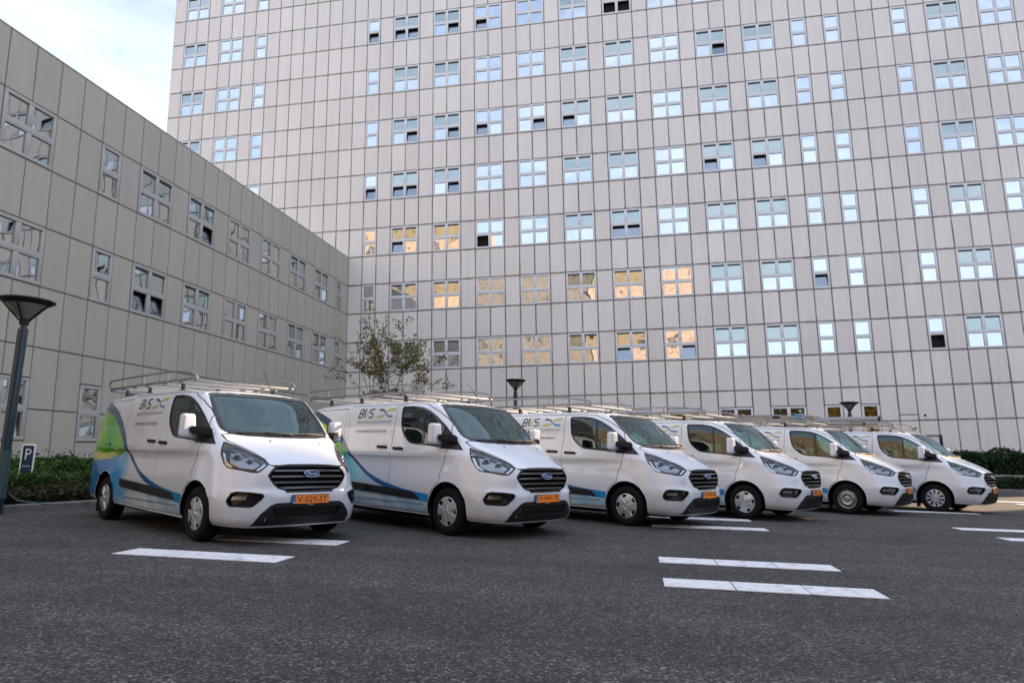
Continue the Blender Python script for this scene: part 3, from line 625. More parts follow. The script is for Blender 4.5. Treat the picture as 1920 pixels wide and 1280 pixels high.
def stroke(pts,w): return curve_band(pts,w,w)
def bez(a,b,c,d,n=12): return [tuple((1-t)**3*a[k]+3*(1-t)**2*t*b[k]+3*(1-t)*t*t*c[k]+t**3*d[k] for k in (0,1)) for t in [i/n for i in range(n+1)]]
TXT2="VENTILATIE | LUCHTREINIGING | ONDERHOUD WTW & MV | RENOVATIE"
for sd_,k in ((-1,'R'),(1,'L')):
    mb=MB(); x0=-2.42; zb=1.705; H=.135; w=.024
    def sl(x_,z_): return (x0+x_+z_*.26,zb+z_)      # slanted lettering
    for seg in ([(0,0),(0,H)],[(-.006,0),(.075,0),(.098,.016),(.10,.045),(.085,.064),(.075,.068)],[(.0,.068),(.075,.068),(.10,.078),(.102,.115),(.085,H),(-.006,H)]):
        lay(mb,*stroke([sl(*p) for p in seg],w),0,sd_)
    for seg in ([(.29,0),(.375,0),(.392,.014),(.392,.052),(.375,.068),(.315,.068),(.298,.082),(.298,.12),(.315,H),(.398,H)],): lay(mb,*stroke([sl(*p) for p in seg],w),0,sd_)
    lay(mb,*curve_band([sl(.145,H+.015),sl(.15,.05),sl(.182,-.006)],.036,.024),0,sd_)
    lay(mb,*curve_band([sl(.262,H+.015),sl(.225,.06),sl(.186,-.004)],.034,.016),1,sd_)
    lay(mb,*stroke([sl(.455,-.02),sl(.455,H+.02)],.004),2,sd_)
    sx=x0+.53; 
    lay(mb,*curve_band(bez((sx+.03,zb+H-.016),(sx+.12,zb+H-.006),(sx+.17,zb+H-.03),(sx+.205,zb+.074)),.034,.022),0,sd_)
    lay(mb,*curve_band(bez((sx-.01,zb+.010),(sx+.09,zb+.0),(sx+.15,zb+.012),(sx+.195,zb+.058)),.040,.012),1,sd_,.0085)
    lay(mb,*curve_band(bez((sx+.232,zb+.078),(sx+.27,zb+H-.02),(sx+.33,zb+H-.008),(sx+.45,zb+H-.008)),.012,.040),1,sd_,.0085)
    lay(mb,*curve_band(bez((sx+.222,zb+.064),(sx+.25,zb+.02),(sx+.31,zb+.0),(sx+.41,zb+.010)),.024,.034),3,sd_)
    lib('logo'+k,mb,[MT['logo'],MT['logoG'],MT['grey'],MT['logoB']])
    mb=MB(); vs,fs=text2d('ventilatietechniek',.1,.28,1.5); lay(mb,fit2d(vs,-2.44,-1.48,1.605,1.665),fs,0,sd_); lib('tagline'+k,mb,MT['grey'])
    mb=MB(); vs,fs=text2d('WWW.BVSVENTILATIETECHNIEK.NL',.1); lay(mb,fit2d(vs,-2.44,-1.57,1.452,1.497),fs,0,sd_); lib('www'+k,mb,MT['grey'])
    mb=MB(); vs,fs=text2d(TXT2,.1,.15); lay(mb,fit2d(vs,-2.42,-.52,.375,.412),fs,0,sd_,.0090); lib('services'+k,mb,MT['logo'])
    # films
    up=[(-3.97,1.862),(-3.80,1.842),(-3.60,1.79),(-3.33,1.70),(-3.10,1.585),(-2.89,1.44),(-2.66,1.255),(-2.40,1.05),(-2.15,.91),(-1.94,.812),(-1.70,.737),(-1.49,.683),(-1.2,.63),(-1.01,.603),(-.70,.572),(-.40,.552)]
    lo=[(-.405,.437),(-.60,.448),(-.85,.485),(-1.2,.55),(-1.44,.602),(-1.70,.66),(-2.0,.775),(-2.33,.95),(-2.55,1.09),(-2.80,1.245),(-3.10,1.44),(-3.30,1.555),(-3.54,1.64),(-3.75,1.69),(-3.99,1.725)]
    P('stripe'+k,up+lo,'side','stripe',sd_,.0070,st=.045)
    inn_=lo[7:][::1]  # from (-2.33,.95) up to the rear edge
    P('green'+k,[(-2.56,1.085),(-2.80,1.240),(-3.10,1.435),(-3.30,1.55),(-3.54,1.635),(-3.75,1.685),(-3.99,1.72),(-4.14,1.60),(-4.20,1.30),(-4.24,1.05),(-4.0,1.03),(-3.7,1.02),(-3.4,1.03),(-3.1,1.06),(-2.8,1.11)],'side','green',sd_,.0062,st=.045)
    P('yellow'+k,[(-2.56,1.083),(-2.8,1.108),(-3.1,1.058),(-3.4,1.028),(-3.7,1.018),(-4.0,1.028),(-4.24,1.048),(-4.25,.935),(-3.95,.925),(-3.6,.92),(-3.3,.935),(-3.0,.97),(-2.75,1.03)],'side','yellow',sd_,.0062,st=.045)
    arc_=[(-3.3+.424*math.cos(R(a)),.34+.424*math.sin(R(a))) for a in range(175,-1,-12)]
    P('blue'+k,[(-4.25,.93),(-3.95,.92),(-3.6,.915),(-3.3,.93),(-3.0,.965),(-2.75,1.025),(-2.57,1.075),(-2.34,.945),(-2.02,.78),(-1.72,.665),(-2.62,.668),(-2.64,.55),(-2.55,.53),(-2.5,.42),(-2.5,.31),(-2.87,.31)]+arc_[::-1]+[(-3.74,.34),(-4.22,.42),(-4.25,.7)],'side','blue',sd_,.0058,st=.045)
    P('aqua'+k,[(-2.57,1.075),(-2.34,.945),(-2.02,.78),(-1.72,.665),(-2.66,.668),(-2.72,.60),(-2.9,.62),(-3.3,.93),(-3.15,1.15),(-2.85,1.20)],'side','cyan2',sd_,.0064,st=.045)
    P('lime'+k,[(-2.58,1.10),(-2.80,1.240),(-3.10,1.435),(-3.30,1.55),(-3.54,1.635),(-3.9,1.70),(-3.9,1.58),(-3.5,1.45),(-3.2,1.30),(-2.9,1.12),(-2.75,1.02)],'side','lime',sd_,.0066,st=.045)
    P('cyan'+k,[(-2.62,.545),(-1.40,.490),(-.80,.465),(-.42,.436),(-.42,.30),(-2.62,.31)],'side','cyan',sd_,.0058,st=.045)
def flat_front(mb,vs,fs,x_,m): mb.add([(x_,v[0],v[1]) for v in vs],fs,m)
PX=1.05
def plate(text):
    key='plate '+text
    if key in VM: return
    mb=MB(); mb.box((PX-.012,-.262,.487),(PX,.262,.603),0,.004); lib(key,mb,MT['black'])
    mb=MB(); mb.add([(PX+.001,-.212,.494),(PX+.001,.256,.494),(PX+.001,.256,.596),(PX+.001,-.212,.596)],[(0,1,2,3)]); lib(key+'o',mb,MT['orange'])
    mb=MB(); mb.add([(PX+.001,-.256,.494),(PX+.001,-.213,.494),(PX+.001,-.213,.596),(PX+.001,-.256,.596)],[(0,1,2,3)]); lib(key+'e',mb,MT['eu'])
    mb=MB(); vs,fs=text2d(text,.1,cw=.9); flat_front(mb,fit2d(vs,-.185,.232,.509,.583),fs,PX+.003,0)
    vs,fs=text2d('NL',.1); flat_front(mb,fit2d(vs,-.250,-.220,.500,.518),fs,PX+.003,1); lib(key+'t',mb,[MT['ink'],MT['white']])
    mb=MB(); vs,fs=text2d('Habbeel',.1); flat_front(mb,fit2d(vs,-.035,.05,.474,.489),fs,PX-.008,0); lib('dealer',mb,MT['white'])
# round badge
mb=MB(); BX=1.035; n_=28
def oval(x_,s): return [(x_,.113*s*math.cos(2*PI*j/n_),.855+.044*s*math.sin(2*PI*j/n_)) for j in range(n_)]
vs=oval(.985,1)+oval(BX,1)+oval(BX+.004,.93)+oval(BX+.002,.87); fs=[(q*n_+j,q*n_+(j+1)%n_,(q+1)*n_+(j+1)%n_,(q+1)*n_+j) for q in range(3) for j in range(n_)]
mb.add(vs,fs,0,True); mb.add(oval(BX+.002,.87),[tuple(range(n_))],1); lib('badge',mb,[MT['chrome'],MT['fordblue']])
mb=MB(); vs,fs=text2d('Ford',.1,.35); flat_front(mb,fit2d(vs,-.07,.07,.838,.876),fs,BX+.005,0); lib('badge_text',mb,MT['white'])
# handles, mirror, wipers, antenna
mb=MB(); mb.box((-.125,-.035,-.022),(.125,-.012,.022),0,.01); mb.box((-.12,-.014,-.014),(-.08,.02,.014),0); mb.box((.08,-.014,-.014),(.12,.02,.014),0); lib('handle',mb,MT['black'])
mb=MB(); mb.lathe([(.0,-.004),(.035,-.004),(.045,0),(.0,.0)],0,16,'Y'); lib('handle_cup',mb,MT['paint2'])
for sd_,k in ((-1,'R'),(1,'L')):
    bm=bmesh.new(); bmesh.ops.create_cube(bm,size=1)
    for v_ in bm.verts:
        z_=v_.co.z; v_.co=Vector((v_.co.x*.13-.045,v_.co.y*(.205 if z_<0 else .165)+(0 if z_<0 else -.012*sd_)*-1,z_*.30))
    bmesh.ops.bevel(bm,geom=list(bm.edges),offset=.045,segments=4,affect='EDGES',profile=.6)
    for v_ in bm.verts:
        if v_.co.x>.0: v_.co.x+=.0
        v_.co+=Vector((-.15,sd_*1.085,1.425))
    mb=MB(); mb.bm(bm,0,True); lib('mirror'+k,mb,MT['paint'])
    mb=MB(); mb.box((-.264,sd_*1.085-.080,1.295),(-.260,sd_*1.085+.080,1.55),0); lib('mirror_glass'+k,mb,MT['refl'])
    bm=bmesh.new(); bmesh.ops.create_cube(bm,size=1)
    for v_ in bm.verts:
        o_=v_.co.y*sd_>0
        v_.co=Vector((v_.co.x*(.11 if o_ else .17)+(-.12 if o_ else .01),sd_*(1.09 if o_ else .885),1.375+v_.co.z*(.085 if o_ else .12)-(0 if o_ else .03)))
    bmesh.ops.bevel(bm,geom=list(bm.edges),offset=.018,segments=2,affect='EDGES')
    mb=MB(); mb.bm(bm,0,True); lib('mirror_arm'+k,mb,MT['black'])
    mb=MB(); mb.box((-.19,sd_*1.06-.03,1.262),(-.11,sd_*1.06+.03,1.29),0,.008); lib('mirror_lamp'+k,mb,MT['clear'])
def wsp(y_,z_,o_=.02):
    h=caster('front')(y_,z_); return h[0]+h[1]*o_
mb=MB()
for (y0,y1,z0,z1) in ((-.62,.10,1.335,1.345),(.0,.66,1.335,1.365)):
    mb.tube([wsp(y0+(y1-y0)*t/6,z0+(z1-z0)*t/6,.015) for t in range(7)],.009,0,6)
    mb.tube([wsp(y0+(y1-y0)*.5,z0+.004,.03),wsp(y1-.02,z0-.015,.035),wsp(y1+.02,z0-.02,.01)],.008,0,6)
lib('wipers',mb,MT['black'])
mb=MB(); mb.tube([(-.62,.28,1.93),(-.66,.28,1.96),(-1.02,.30,2.32)],[.014,.006,.003],0,6); lib('antenna',mb,MT['black'])
mb=MB()
for y_ in (-.27,.45):
    p_,n_,d_=caster('top')(.42,y_); mb.lathe([(0,.012),(.012,.010),(.016,0),(.016,-.01)],0,10,'Z',p_)
lib('washer',mb,MT['black'])
mb=MB(); mb.lathe([(0,.02),(.03,.016),(.045,0),(.045,-.02)],0,12); lib('roof_clip',mb,MT['black'])
# wheels (built round the Y axis, outside = -Y)
def cap_mesh(name,holes,inner,outer,wid,star=False,steel=False):
    mb=MB(); NA=90; rr=[.0,.018,.032,.036,.05,.075,.10,.125,.145,.165,.18,.192,.203,.208]
    dp=[.036,.036,.035,.028,.032,.030,.027,.024,.021,.018,.016,.018,.014,.0]
    if steel: dp=[.02,.02,.02,.012,.005,.004,.02,.026,.02,.004,-.006,.01,.014,.0]
    V_=[];F_=[]
    for i,(r_,d_) in enumerate(zip(rr,dp)):
        for j in range(NA):
            a=2*PI*j/NA; ph=(a*holes/(2*PI))%1.0; c=abs(ph-.5)*2  # 0 at hole centre
            rel=0
            if .05<r_<.19 and not steel: rel=(-.011 if c<(.42 if not star else .5) else .003)
            V_.append((r_*math.cos(a),-(d_+rel),r_*math.sin(a)))
    for i in range(len(rr)-1):
        for j in range(NA):
            a=2*PI*(j+.5)/NA; ph=(a*holes/(2*PI))%1.0; c=abs(ph-.5)*2; rm=(rr[i]+rr[i+1])/2
            if inner<rm<outer and c<wid: continue
            F_.append((i*NA+j,i*NA+(j+1)%NA,(i+1)*NA+(j+1)%NA,(i+1)*NA+j))
    mb.add(V_,F_,0,True); VM[name]=mb.mesh(name,MT['steel'] if steel else MT['cap'],28)
cap_mesh('cap5',5,.138,.195,.30); cap_mesh('cap_steel',16,.145,.172,.45,steel=True); cap_mesh('cap_star',10,.10,.192,.38,True)
mb=MB(); mb.lathe([(.205,-.10),(.225,-.112),(.262,-.118),(.300,-.112),(.325,-.092),(.333,-.06),(.335,0),(.333,.06),(.325,.092),(.30,.112),(.225,.11),(.205,.10)],0,48,'Y')
for j in range(60):
    a=2*PI*j/60
    for y_ in (-.055,-.02,.02,.055): pass
lib('tyre',mb,MT['tyre'],50)
mb=MB(); mb.lathe([(.0,-.05),(.15,-.05),(.17,-.075),(.20,-.095),(.212,-.105),(.212,.10),(.18,.05),(0,.05)],0,32,'Y'); lib('rim',mb,MT['under'])
# roof rack
RK={}
mb=MB()
for sd_ in (-1,1): mb.box((-4.32,sd_*.74-.018,2.085),(-.88,sd_*.74+.018,2.125),0,.006)
lib('rack_rails',mb,MT['alu'])
for sd_,k in ((-1,'R'),(1,'L')):
    y_=sd_*.755
    loop=[(-4.30,y_,2.12),(-4.37,y_,2.16),(-4.37,y_,2.22),(-4.30,y_,2.245),(-3.6,y_,2.25),(-2.6,y_,2.252),(-1.75,y_,2.25),(-1.35,y_,2.225),(-1.0,y_,2.18),(-.89,y_,2.15),(-.85,y_,2.10)]
    mb=MB(); mb.tube(loop,.016,0,8); 
    for x_ in (-3.69,-2.81,-1.88): mb.tube([(x_,y_,2.11),(x_,y_,2.248)],.011,0,6)
    lib('guard'+k,mb,MT['alu'])
mb=MB(); mb.box((-.03,-.76,-.016),(.03,.76,.018),0,.008); lib('crossbar',mb,MT['alu'])
mb=MB(); mb.box((-.03,-.02,0),(.03,.02,.11),0,.006); mb.box((-.045,-.035,-.012),(.045,.035,.008),0); lib('rack_foot',mb,MT['lampdark'])
# cab
def rbox(a,b,m,bev=.05):
    mb=MB(); mb.box(a,b,0,bev); return mb
mb=MB()
for y_,w_ in ((-.52,.24),(-.02,.22),(.48,.26)):
    mb.box((-1.32,y_-w_,.62),(-.82,y_+w_,.86),0,.06); mb.box((-1.42,y_-w_,.80),(-1.24,y_+w_,1.50),0,.07); mb.box((-1.38,y_-.12,1.52),(-1.27,y_+.12,1.70),0,.04)
lib('seats',mb,MT['seat'])
mb=MB(); mb.add([(.16,-.78,1.24),(.16,.78,1.24),(-.12,.80,1.245),(-.12,-.80,1.245),(-.32,-.80,1.16),(-.32,.80,1.16),(-.36,.8,.8),(-.36,-.8,.8),(.16,-.78,.8),(.16,.78,.8)],[(0,1,2,3),(3,2,5,4),(4,5,6,7),(0,3,4,7,8),(1,9,6,5,2),(7,6,9,8)])
mb.box((-.30,.30,1.16),(-.12,.66,1.28),0,.03); lib('dashboard',mb,MT['dark'])
mb=MB(); ring=[Vector((-.46+.07*math.sin(a_),.48+.19*math.cos(a_),1.14+.17*math.sin(a_))) for a_ in [2*PI*j/24 for j in range(24)]]
mb.tube(ring,.014,0,6,closed=True); mb.tube([(-.46,.30,1.14),(-.44,.48,1.12),(-.46,.66,1.14)],.018,0,6); mb.tube([(-.44,.48,1.12),(-.30,.48,1.0)],.03,0,8); lib('steering_wheel',mb,MT['black'])
mb=MB(); mb.box((-.52,-.09,1.72),(-.47,.09,1.80),0,.02); lib('inner_mirror',mb,MT['black'])
mb=MB(); mb.box((-.42,-.95,.10),(-.40,-.70,.34),0,.005); lib('mud_flap',mb,MT['black'])
mb=MB()
mb.box((-4.15,-.62,.17),(.55,.62,.30),0); mb.tube([(0,-.80,.335),(0,.80,.335)],.05,0,8); mb.tube([(-3.3,-.80,.335),(-3.3,.80,.335)],.05,0,8); mb.box((-2.9,-.75,.19),(-2.2,-.35,.30),0,.02)
lib('underbody',mb,MT['under'])
for sd_,k in ((-1,'R'),(1,'L')):
    mb=MB(); patch(mb,[(-.87,1.52),(-.87,.98),(-.80,.98),(-.78,1.52)] if sd_<0 else [(.87,1.52),(.87,.98),(.80,.98),(.78,1.52)],'rear',1,.012,-.01,st=.1); lib('tail'+k,mb,mat('tail_red_'+('r' if sd_<0 else 'l'),(.35,.01,.01),.2))
def hpos(x_,z_,sd_): h=caster('side',sd_)(x_,z_)[0]; return h
def make_van(i,X,Y,T,label,text,cap='cap5',film='A'):
    plate(text)
    t=empty('parked_van',(X,Y,0),T); tag(t,label,'van','white vans parked side by side in a row')
    body=inst('body',BODY,t)
    def part(n,k,p=t,**kw): return inst(n,VM[k],p,**kw)
    part('windscreen','windscreen'); part('bonnet','bonnet')
    fr=part('windscreen_surround','windscreen_frit'); part('wipers','wipers'); part('cowl_panel','cowl'); part('inner_mirror','inner_mirror')
    for sd_,k in ((-1,'R'),(1,'L')):
        w=part('side_window','sidewin'+k); part('window_rubber','rubber'+k,w); part('window_divider','windiv'+k,w); part('mirror_base','mirtri'+k)
        part('side_strip','strip'+k); part('door_rail','rail'+k); part('sill','sill'+k); part('tail_light','tail'+k)
        h=part('headlight','hl_dark'+k); 
        for n_,q in (('lens','hl_lens'),('rim','hl_rim'),('light_band','hl_band'),('light_band','hl_leg'),('reflector','hl_refl'),('turn_signal','hl_tip'),('projector','hl_proj')): part(n_,q+k,h)
        f=part('fog_lamp_bezel','fogrim'+k); part('bezel_back','fogback'+k,f); part('fog_lamp','foglamp'+k,f)
        m_=part('door_mirror','mirror'+k); part('mirror_arm','mirror_arm'+k,m_); part('mirror_glass','mirror_glass'+k,m_); part('side_signal','mirror_lamp'+k,m_)
        for (x_,z_,dn,dk) in ((-1.19,1.205,'front_door','door'),(-1.61,1.225,'sliding_door','slide')):
            dr=part(dn,dk+k)
            p_=hpos(x_,z_,sd_); part('door_handle','handle',dr,loc=(p_.x,p_.y,p_.z),rot=(0,R(1.5),PI if sd_>0 else 0)); part('handle_cup','handle_cup',dr,loc=(p_.x,p_.y,p_.z+.012),rot=(0,0,PI if sd_>0 else 0))
        part('logo','logo'+k,body); part('tagline_lettering','tagline'+k,body); part('web_address_lettering','www'+k,body); part('services_lettering','services'+k,body)
        part('stripe_print','stripe'+k,body); part('pale_print','cyan'+k,body)
        if film=='A': part('green_print','green'+k,body); part('yellow_print','yellow'+k,body); part('blue_print','blue'+k,body)
        else: part('lime_print','lime'+k,body); part('aqua_print','aqua'+k,body)
        for cx in (0,-3.3):
            wh=part('wheel','rim',t,loc=(cx,sd_*.865,.335),rot=(0,R(rnd.uniform(0,70)),0 if sd_<0 else PI)); part('tyre','tyre',wh); part('hubcap',cap,wh,loc=(0,-.092,0))
            fl=part('mud_flap','mud_flap',t,loc=(cx,0 if sd_<0 else 1.65,0))
    g_=part('grille','grille_rim'); part('grille_back','grille_back',g_)
    for q in range(4): part('slat','gslat%d'%q,g_)
    bd=part('badge','badge'); part('badge_lettering','badge_text',bd)
    lw=part('lower_grille','lower')
    for q in range(3): part('slat','lslat%d'%q,lw)
    pl=part('number_plate','plate '+text); part('plate_face','plate '+text+'o',pl); part('country_strip','plate '+text+'e',pl); part('plate_lettering','plate '+text+'t',pl); part('dealer_lettering','dealer',pl)
    part('washer_jets','washer');  part('antenna','antenna'); part('underbody','underbody')
    for y_ in (-.50,.50):
        p_=caster('top')(-.72,y_)[0]; part('roof_fixing','roof_clip',t,loc=(p_.x,p_.y,p_.z))
    part('seats','seats'); part('dashboard','dashboard'); part('steering_wheel','steering_wheel')
    rk=part('roof_rack','rack_rails'); part('guard_rail','guardR',rk); part('guard_rail','guardL',rk)
    for x_ in (-.91,-1.42,-2.0,-2.67,-3.2,-3.64,-4.28): part('crossbar','crossbar',rk,loc=(x_,0,2.07))
    for x_ in (-1.42,-2.67,-3.64):
        for sd_ in (-1,1):
            z_=caster('top')(x_,sd_*.70)[0].z; part('rack_foot','rack_foot',rk,loc=(x_,sd_*.70,z_),scale=(1,1,(2.06-z_)/.11))
    return t
VANS=[(12.285,-29.527,-32.07,'leftmost and nearest white van, orange plate V-029-ST, green and blue print on its rear flank','V-029-ST','cap5','A'),
(15.079,-27.826,-33.4,'white van with plate V-641-TJ and five-hole wheel covers, second from the left','V-641-TJ','cap5','B'),
(17.545,-25.417,-31.6,'third white van from the left, one white line running out below its nose','V-782-SJ' ,'cap5','B'),
(19.826,-23.199,-32.2,'fourth white van from the left, sky and tan wall mirrored in its side window','V-867-ZN','cap5','B'),
(22.412,-20.762,-32.9,'fifth white van from the left, bare steel wheel and ladder on its rack','V-915-SK','cap_steel','B'),
(24.981,-18.996,-36.2,'last white van on the right with star-shaped wheel covers, silver tubes on its rack','V-338-RB','cap_star','B')]
for i,(a,b_,c,lab,tx,cp,fm) in enumerate(VANS): make_van(i,a,b_,R(c),lab,tx,cp,fm)
print('vans done')
# ------------------------------------------------------------------ buildings
PW,PH=.9,1.8
TM=Matrix(((.99927,.00628,-.03771,-.2141),(-.00635,.99998,-.00188,.0849),(.0377,.00212,.99929,12.944),(0,0,0,1)))
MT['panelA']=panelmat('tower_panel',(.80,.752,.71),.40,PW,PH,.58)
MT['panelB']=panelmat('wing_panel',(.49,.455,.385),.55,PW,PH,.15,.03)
MT['joint']=mat('joint_dark',(.035,.028,.024),.9)
MT['frameA']=mat('window_frame',(.70,.71,.73),.35)
MT['frameB']=mat('window_frame_wing',(.45,.45,.43),.4)
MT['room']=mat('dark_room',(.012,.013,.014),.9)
MT['paneC']=panemat('mirror_pane',(.78,.84,.92),(.03,.04,.045),.84)
MT['paneW']=panemat('wing_pane',(.60,.60,.58),(.05,.045,.035),.80,.006)
MT['paneS']=panemat('screened_pane',(.56,.64,.62),(.05,.06,.05),.70)
MT['paneO']=panemat('open_pane',(.45,.52,.60),(.015,.02,.022),.6)
MT['box']=mat('blind_box',(.05,.055,.06),.4)
SH={}
def shared(key,fn):
    if key not in SH: SH[key]=fn()
    return SH[key]
def panel_mesh(w,h,matn):
    """panel in x,z; its face points to -y, folded edges"""
    def f():
        g=.0125; b=.012; d=.045; mb=MB()
        x0,x1,z0,z1=g,w-g,g,h-g
        vs=[(x0,0,z0),(x1,0,z0),(x1,0,z1),(x0,0,z1),(x0+b,-.010,z0+b),(x1-b,-.010,z0+b),(x1-b,-.010,z1-b),(x0+b,-.010,z1-b),(x0,d,z0),(x1,d,z0),(x1,d,z1),(x0,d,z1)]
        mb.add(vs,[(4,5,6,7),(0,1,5,4),(1,2,6,5),(2,3,7,6),(3,0,4,7),(1,0,8,9),(2,1,9,10),(3,2,10,11),(0,3,11,8)])
        return mb.mesh('panel_mesh',MT[matn])
    return shared(('p',round(w,3),round(h,3),matn),f)
def frame_mesh(nw,fm):
    """window nw columns wide and one panel high: outer frame, cross bars, dark room behind"""
    def f():
        w=PW*nw; h=PH; g=.018; fw=.105; mw=.17; mh=.20; yo=-.022; yi=.26; mb=MB()
        xs=[g+fw]; ww=(w-2*g-2*fw-(nw-1)*mw)/nw
        op=[]
        for c in range(nw):
            xa=g+fw+c*(ww+mw); 
            hz=(h-2*g-2*fw-mh)/2
            op.append((xa,xa+ww,g+fw,g+fw+hz)); op.append((xa,xa+ww,g+fw+hz+mh,g+fw+hz+mh+hz))
        mb.box((g,yo,g),(w-g,.06,g+fw),0,.006); mb.box((g,yo,h-g-fw),(w-g,.06,h-g),0,.006)
        mb.box((g,yo,g+fw),(g+fw,.06,h-g-fw),0,.006); mb.box((w-g-fw,yo,g+fw),(w-g,.06,h-g-fw),0,.006)
        zc=op[0][3]; mb.box((g+fw,yo+.004,zc),(w-g-fw,.06,zc+mh),0,.006)
        if nw==2:
            for (a,b_) in ((g+fw,zc),(zc+mh,h-g-fw)): mb.box((g+fw+ww,yo+.002,a),(g+fw+ww+mw,.06,b_),0,.006)
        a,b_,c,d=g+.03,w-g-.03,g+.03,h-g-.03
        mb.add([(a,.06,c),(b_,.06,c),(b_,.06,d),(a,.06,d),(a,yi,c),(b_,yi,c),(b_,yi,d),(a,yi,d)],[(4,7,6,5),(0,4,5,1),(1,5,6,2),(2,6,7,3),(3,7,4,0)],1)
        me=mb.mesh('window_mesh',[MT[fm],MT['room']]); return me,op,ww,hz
    return shared(('f',nw,fm),f)
def pane_mesh(w,h,m):
    def f():
        mb=MB(); mb.box((0,0,0),(w,.012,h),0); return mb.mesh('pane_mesh',MT[m])
    return shared(('g',round(w,3),round(h,3),m),f)
def fbox(w):
    def f():
        mb=MB(); mb.box((0,-.045,0),(w,.0,.075),0,.01); return mb.mesh('blind_box_mesh',MT['box'])
    return shared(('bb',round(w,3)),f)
def window(root,mtx,nw,screen,fm,opens=(),gone=()):
    me,op,ww,hz=frame_mesh(nw,fm)
    o=inst('window',me,root); o.matrix_local=mtx
    for q,(x0,x1,z0,z1) in enumerate(op):
        upper=q%2==1
        if q in gone: continue
        m='paneO' if q in opens else ('paneS' if (screen and upper) else ('paneW' if fm=='frameB' else 'paneC'))
        g=inst('pane',pane_mesh(ww+.016,hz+.016,m),o,(x0-.008,.030,z0-.008),rot=(R(rnd.uniform(-.35,.35)),0,R(rnd.uniform(-.35,.35))))
        if q in opens: g.location=(x0-.008,.045,z0-.002); g.rotation_euler=(R(-11 if not gone else -11),0,0)
        if screen and upper: inst('blind_box',fbox(ww),o,(x0,.026,z1-.075))
    return o
# ---- tall facade (local x along it, local z up; panel row k spans z=-k..-(k+1) panels)
DBL=[-14,-11,3,6,9,12,15,18,21,24,27,38,41,44]; SGL=[-8,1,30,32,36]
SCR={-14,3,6,15,18,24,27,38}
OPEN={(1,-9):([0],[]),(3,-9):([0,2],[]),(6,-9):([2],[]),(9,-9):([0],[]),(18,-9):([],[0,2]),(24,-7):([2],[]),(3,-5):([2],[]),(6,-5):([2],[]),(9,-5):([0],[]),(12,-5):([2],[]),(15,-5):([0],[]),
(1,-3):([0],[]),(3,-3):([0,2],[]),(6,-3):([2],[]),(24,-3):([0],[]),(27,-3):([0],[]),(3,-1):([0],[]),(9,-1):([],[0]),(18,-1):([0,2],[]),(30,1):([0],[]),(21,3):([2],[]),(36,3):([],[0]),(18,3):([0],[])}
tower=bpy.data.objects.new('tower_block',None); COL.objects.link(tower); tower.matrix_world=TM
tag(tower,'tall pale building clad in square-jointed panels, filling the whole background behind the vans','building')
U0,U1,K0,K1=-15,47,-13,9
camL=TM.inverted()@CAM
taken={}
wins=[]
for k in range(-13,5,2):
    for u in DBL: wins.append((u,k,2))
    for u in SGL: wins.append((u,k,1))
for u in DBL+SGL:
    if u>=6 and u<36: wins.append((u,5.5,2 if u in DBL else 1))
for u,k,nw in wins:
    for c in range(nw):
        if k==5.5: taken[(u+c,5)]='top'; taken[(u+c,6)]='low'
        else: taken[(u+c,k)]='w'
LM=lambda u,k,h: Matrix.Translation((u*PW,0,-k*PH-h))   # lower left corner of a cell
cells=[]
for u in range(U0,U1):
    for k in range(K0,K1):
        t_=taken.get((u,k))
        if t_=='w': continue
        if t_=='top': cells.append((u,k,.5)); continue
        if t_=='low': cells.append((u,6.5,.5)); continue
        if u==34 and k==5: cells.append((u,5,.84)); cells.append((u,5.84,.16)); continue
        cells.append((u,k,1.0))
def vis(u,k):
    p=TM@Vector((u*PW+.45,0,-k*PH-.9)); v=M.inverted()@p
    if v.z>0: return 1e9
    X=v.x/-v.z*1267+960; Y=640-v.y/-v.z*1267
    d=v.length
    if not(-40<X<1960 and -40<Y<1320): d+=500
    if k>=6: d+=200
    if u<0 and k>-3.2+(-u)*0.0-0 and Y>260+ (X-320)*.66: d+=300
    return d
cells.sort(key=lambda c:vis(c[0],c[1]))
for i,(u,k,hh) in enumerate(cells):
    if i<300:
        o=inst('panel',panel_mesh(PW,PH*hh,'panelA'),tower); o.matrix_local=LM(u,k,PH*hh)
rest=MB()
for (u,k,hh) in cells[300:]:
    g=.0125; b_=.012; x0,x1=u*PW+g,(u+1)*PW-g; z1,z0=-k*PH-g,-(k+hh)*PH+g
    vs=[(x0,0,z0),(x1,0,z0),(x1,0,z1),(x0,0,z1),(x0+b_,-.010,z0+b_),(x1-b_,-.010,z0+b_),(x1-b_,-.010,z1-b_),(x0+b_,-.010,z1-b_),(x0,.045,z0),(x1,.045,z0),(x1,.045,z1),(x0,.045,z1)]
    rest.add(vs,[(4,5,6,7),(0,1,5,4),(1,2,6,5),(2,3,7,6),(3,0,4,7),(1,0,8,9),(2,1,9,10),(3,2,10,11),(0,3,11,8)])
